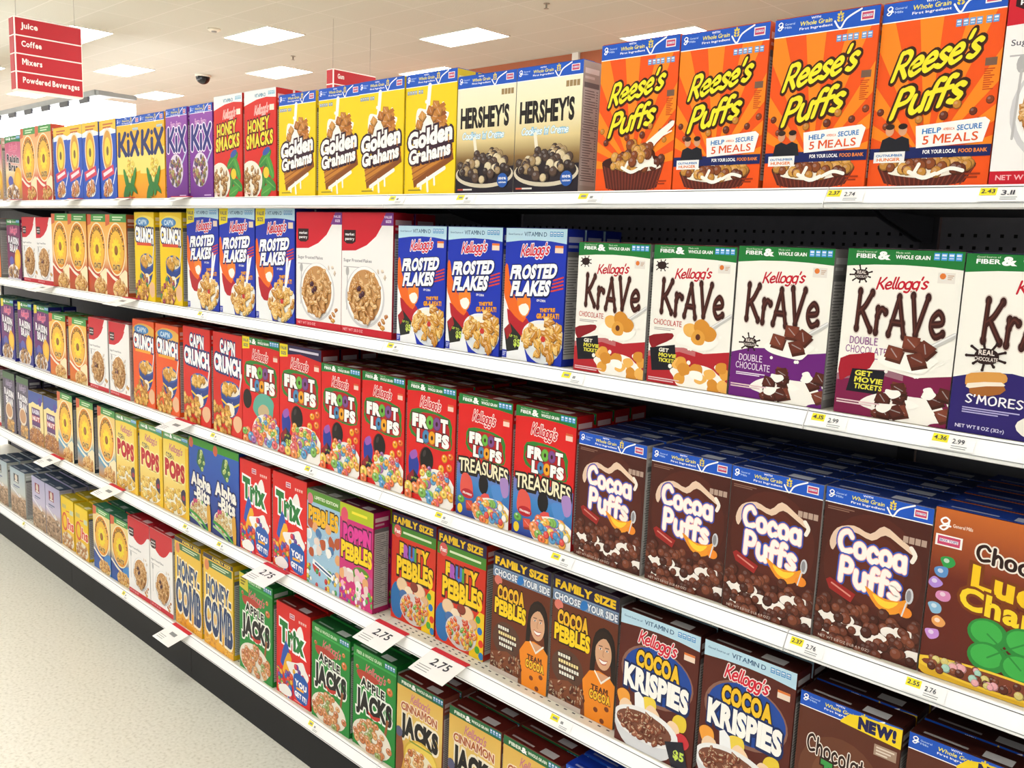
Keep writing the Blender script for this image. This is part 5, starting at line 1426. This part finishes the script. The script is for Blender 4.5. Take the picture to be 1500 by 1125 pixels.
# ------------------------------------------------------------------ the store
CEIL = 4.627
def struct(name, mb, mats):
    o = mb.obj(name, mats); o['kind'] = 'structure'; return o
struct('floor', MB().box(-36, -8, -.05, 9, 9.4, 0), ('floor',))
struct('ceiling', MB().box(-36, -8, CEIL, 9, 9.4, CEIL + .05), ('ceiling',))
struct('wall_back', MB().box(-36, 9.25, 0, 9, 9.4, CEIL), ('terra',))
struct('wall_left', MB().box(-36.1, -8, 0, -35.95, 9.25, CEIL), ('wall',))
struct('trim_1', MB().box(-6.1, 9.2, 0, -5.98, 9.25, CEIL), ('signw',))
nl = 0
dif = fra = None
for j in range(-1, 9):
    for k in range(-6, 4):
        x = -6.73 + 4.87 * k + (2.43 if j % 2 else 0); y = 7.55 - 1.75 * j
        hw = .305
        if j == -1: y, hw = 9.03, .2
        if x > 8 or y < -7.5: continue
        row = {-1: 'beside the terracotta wall'}.get(j, 'in the store ceiling')
        t = thing('ceiling_light', f'rectangular lit ceiling panel {row}', 'ceiling light', (x, y, CEIL), 'lit panels in the ceiling')
        t['label'] = {(0, 0): 'large lit ceiling panel above the yellow cracker boxes', (1, -1): 'lit ceiling panel between smoke detector and red boxes', (0, -1): 'lit ceiling panel just left of the single-word red sign', (-1, -1): 'narrow lit ceiling panel touching the terracotta wall', (1, -2): 'lit ceiling panel behind the four-row red sign', (0, -2): 'lit ceiling panel over the yellow-orange corn boxes', (-1, 0): 'lit ceiling panel peeking over the orange boxes'}.get((j, k), t['label'])
        key = 'n' if j == -1 else 'w'
        if key not in proto:
            f = MB().box(-.62, -hw - .012, -.012, .62, -hw, 0).box(-.62, hw, -.012, .62, hw + .012, 0).box(-.62, -hw, -.012, -.605, hw, 0).box(.605, -hw, -.012, .62, hw, 0)
            f = f.obj('frame', ('trof',), t)
            g = MB().box(-.605, -hw, -.008, .605, hw, -.002).obj('diffuser', ('light',), t)
            proto[key] = (f, g)
        else:
            for s in proto[key]:
                c = s.copy(); C.objects.link(c); c.parent = t
def aisle_sign(x, y, ztop, words, label):
    s = thing('aisle_sign', label, 'sign', (x, y, ztop), 'red hanging aisle signs')
    W_, D_, H_ = .72, .17, .79
    MB().box(-D_, 0, -H_, -.004, W_, 0, 0, .012).obj('sign_body', ('signw',), s)
    for i in range(4):
        zt = -.016 - i * .193
        pn = MB().box(-.006, .012, zt - .178, 0, W_ - .012, zt, 0, .002).obj('sign_panel', ('sign',), s)
        MB().box(-D_ + .02, -.006, zt - .178, -.02, .004, zt, 0, .002).obj('side_panel', ('sign',), s)
        if i < len(words):
            w = .034 * len(words[i]) if len(words[i]) < 12 else .6
            MB().letters(words[i], (0, .07, zt - .105), (0, 1, 0), (0, 0, 1), w, .062, 0, .03, .0015).obj('lettering', ('signw',), pn, fix=False)
    for yy in (.05, W_ - .05):
        MB().lathe([(.003, 0), (.003, CEIL - ztop)], -D_ / 2, yy, 0, 6).obj('hanging_wire', ('wire',), s)
aisle_sign(-8, 2.035, 4.0, ['Juice', 'Coffee', 'Mixers', 'Powdered Beverages'], 'red hanging aisle sign listing four grocery rows, upper left')
aisle_sign(-7.33, 5.754, 3.975, ['Gum'], 'red hanging aisle sign with one visible word, behind yellow boxes')
dm = thing('security_camera', 'black dome camera hanging from the ceiling', 'security camera', (-13.15, 6.89, CEIL))
MB().lathe([(.14, 0), (.14, -.03), (.13, -.035)], 0, 0).obj('collar', ('cream',), dm)
MB().lathe([(.13 * math.cos(i * PI / 16), -.036 - .13 * math.sin(i * PI / 16)) for i in range(9)], 0, 0).obj('dome', ('dome',), dm)
sd = thing('smoke_detector', 'small round smoke detector on the ceiling', 'smoke detector', (-9.39, 5.13, CEIL))
MB().lathe([(.09, 0), (.09, -.02), (.07, -.035), (.0, -.036)], 0, 0).obj('base', ('cream',), sd)
MB().lathe([(.04, -.035), (.035, -.05), (0, -.051)], 0, 0).obj('sensor', ('canopy',), sd)
for x, y, lb in ((-4.56, 6.9, 'small sprinkler head on the ceiling above the orange boxes'), (-10.09, 6.88, 'small sprinkler head on the ceiling near the single-word sign')):
    sp = thing('sprinkler_head', lb, 'sprinkler', (x, y, CEIL), 'ceiling sprinkler heads')
    MB().lathe([(.04, 0), (.036, -.008), (.012, -.01), (.01, -.05), (.004, -.06)], 0, 0, 0, 12).obj('stem', ('chrome',), sp)
    MB().lathe([(0, -.058), (.032, -.06), (.032, -.063), (0, -.064)], 0, 0, 0, 12).obj('deflector', ('chrome',), sp)
cp = thing('lit_canopy', 'long backlit white display canopy beyond the far left boxes', 'display canopy', (-20, 4.0, 0))
tt = MB().box(-10, -.02, 3.66, 9.2, .25, 3.74).obj('top_trim', ('canopy',), cp)
for i in range(24):
    x = -9.6 + i * .8
    MB().box(x - .17, -.03, 3.58, x + .17, .0, 3.66, 0, .006).obj('bracket', ('post',), tt)
MB().box(-10, .02, 2.2, 9.2, .1, 3.63).obj('backlit_panel', ('glow',), cp)
MB().box(9.2, .02, 2.2, 9.28, .55, 3.6).obj('end_panel', ('glow',), cp)
MB().box(9.19, .0, 3.66, 9.3, .56, 3.72).obj('end_trim', ('canopy',), cp)
MB().box(8.7, .3, 0, 8.8, .4, 2.4).obj('post', ('canopy',), cp)
MB().box(-9, .3, 0, -8.9, .4, 2.4).obj('post', ('canopy',), cp)

# ------------------------------------------------------------------ world, camera, view
bpy.data.objects.remove(_to); bpy.data.curves.remove(_tc)
w = bpy.data.worlds.new('store_ambience'); bpy.context.scene.world = w; w.use_nodes = True
w.node_tree.nodes['Background'].inputs['Color'].default_value = (.97, .985, 1, 1)
w.node_tree.nodes['Background'].inputs['Strength'].default_value = AMBIENT
cam = bpy.data.cameras.new('camera'); co = bpy.data.objects.new('camera', cam); C.objects.link(co)
cam.sensor_width = 36; cam.lens = 1310.84 / 1500 * 36; cam.clip_start = .05; cam.clip_end = 200
r = Vector((.71865738, .69427732, .03886603)); u = Vector((-.13440398, .08385001, .98737265)); f = Vector((-.68225152, .71480639, -.15357306))
co.matrix_world = Matrix(((r.x, u.x, -f.x, 3.1453), (r.y, u.y, -f.y, -1.5158), (r.z, u.z, -f.z, 1.7272), (0, 0, 0, 1)))
sc = bpy.context.scene; sc.camera = co
sc.view_settings.view_transform = 'Standard'; sc.view_settings.look = 'None'
sc.view_settings.exposure = EXPOSURE; sc.view_settings.gamma = 1
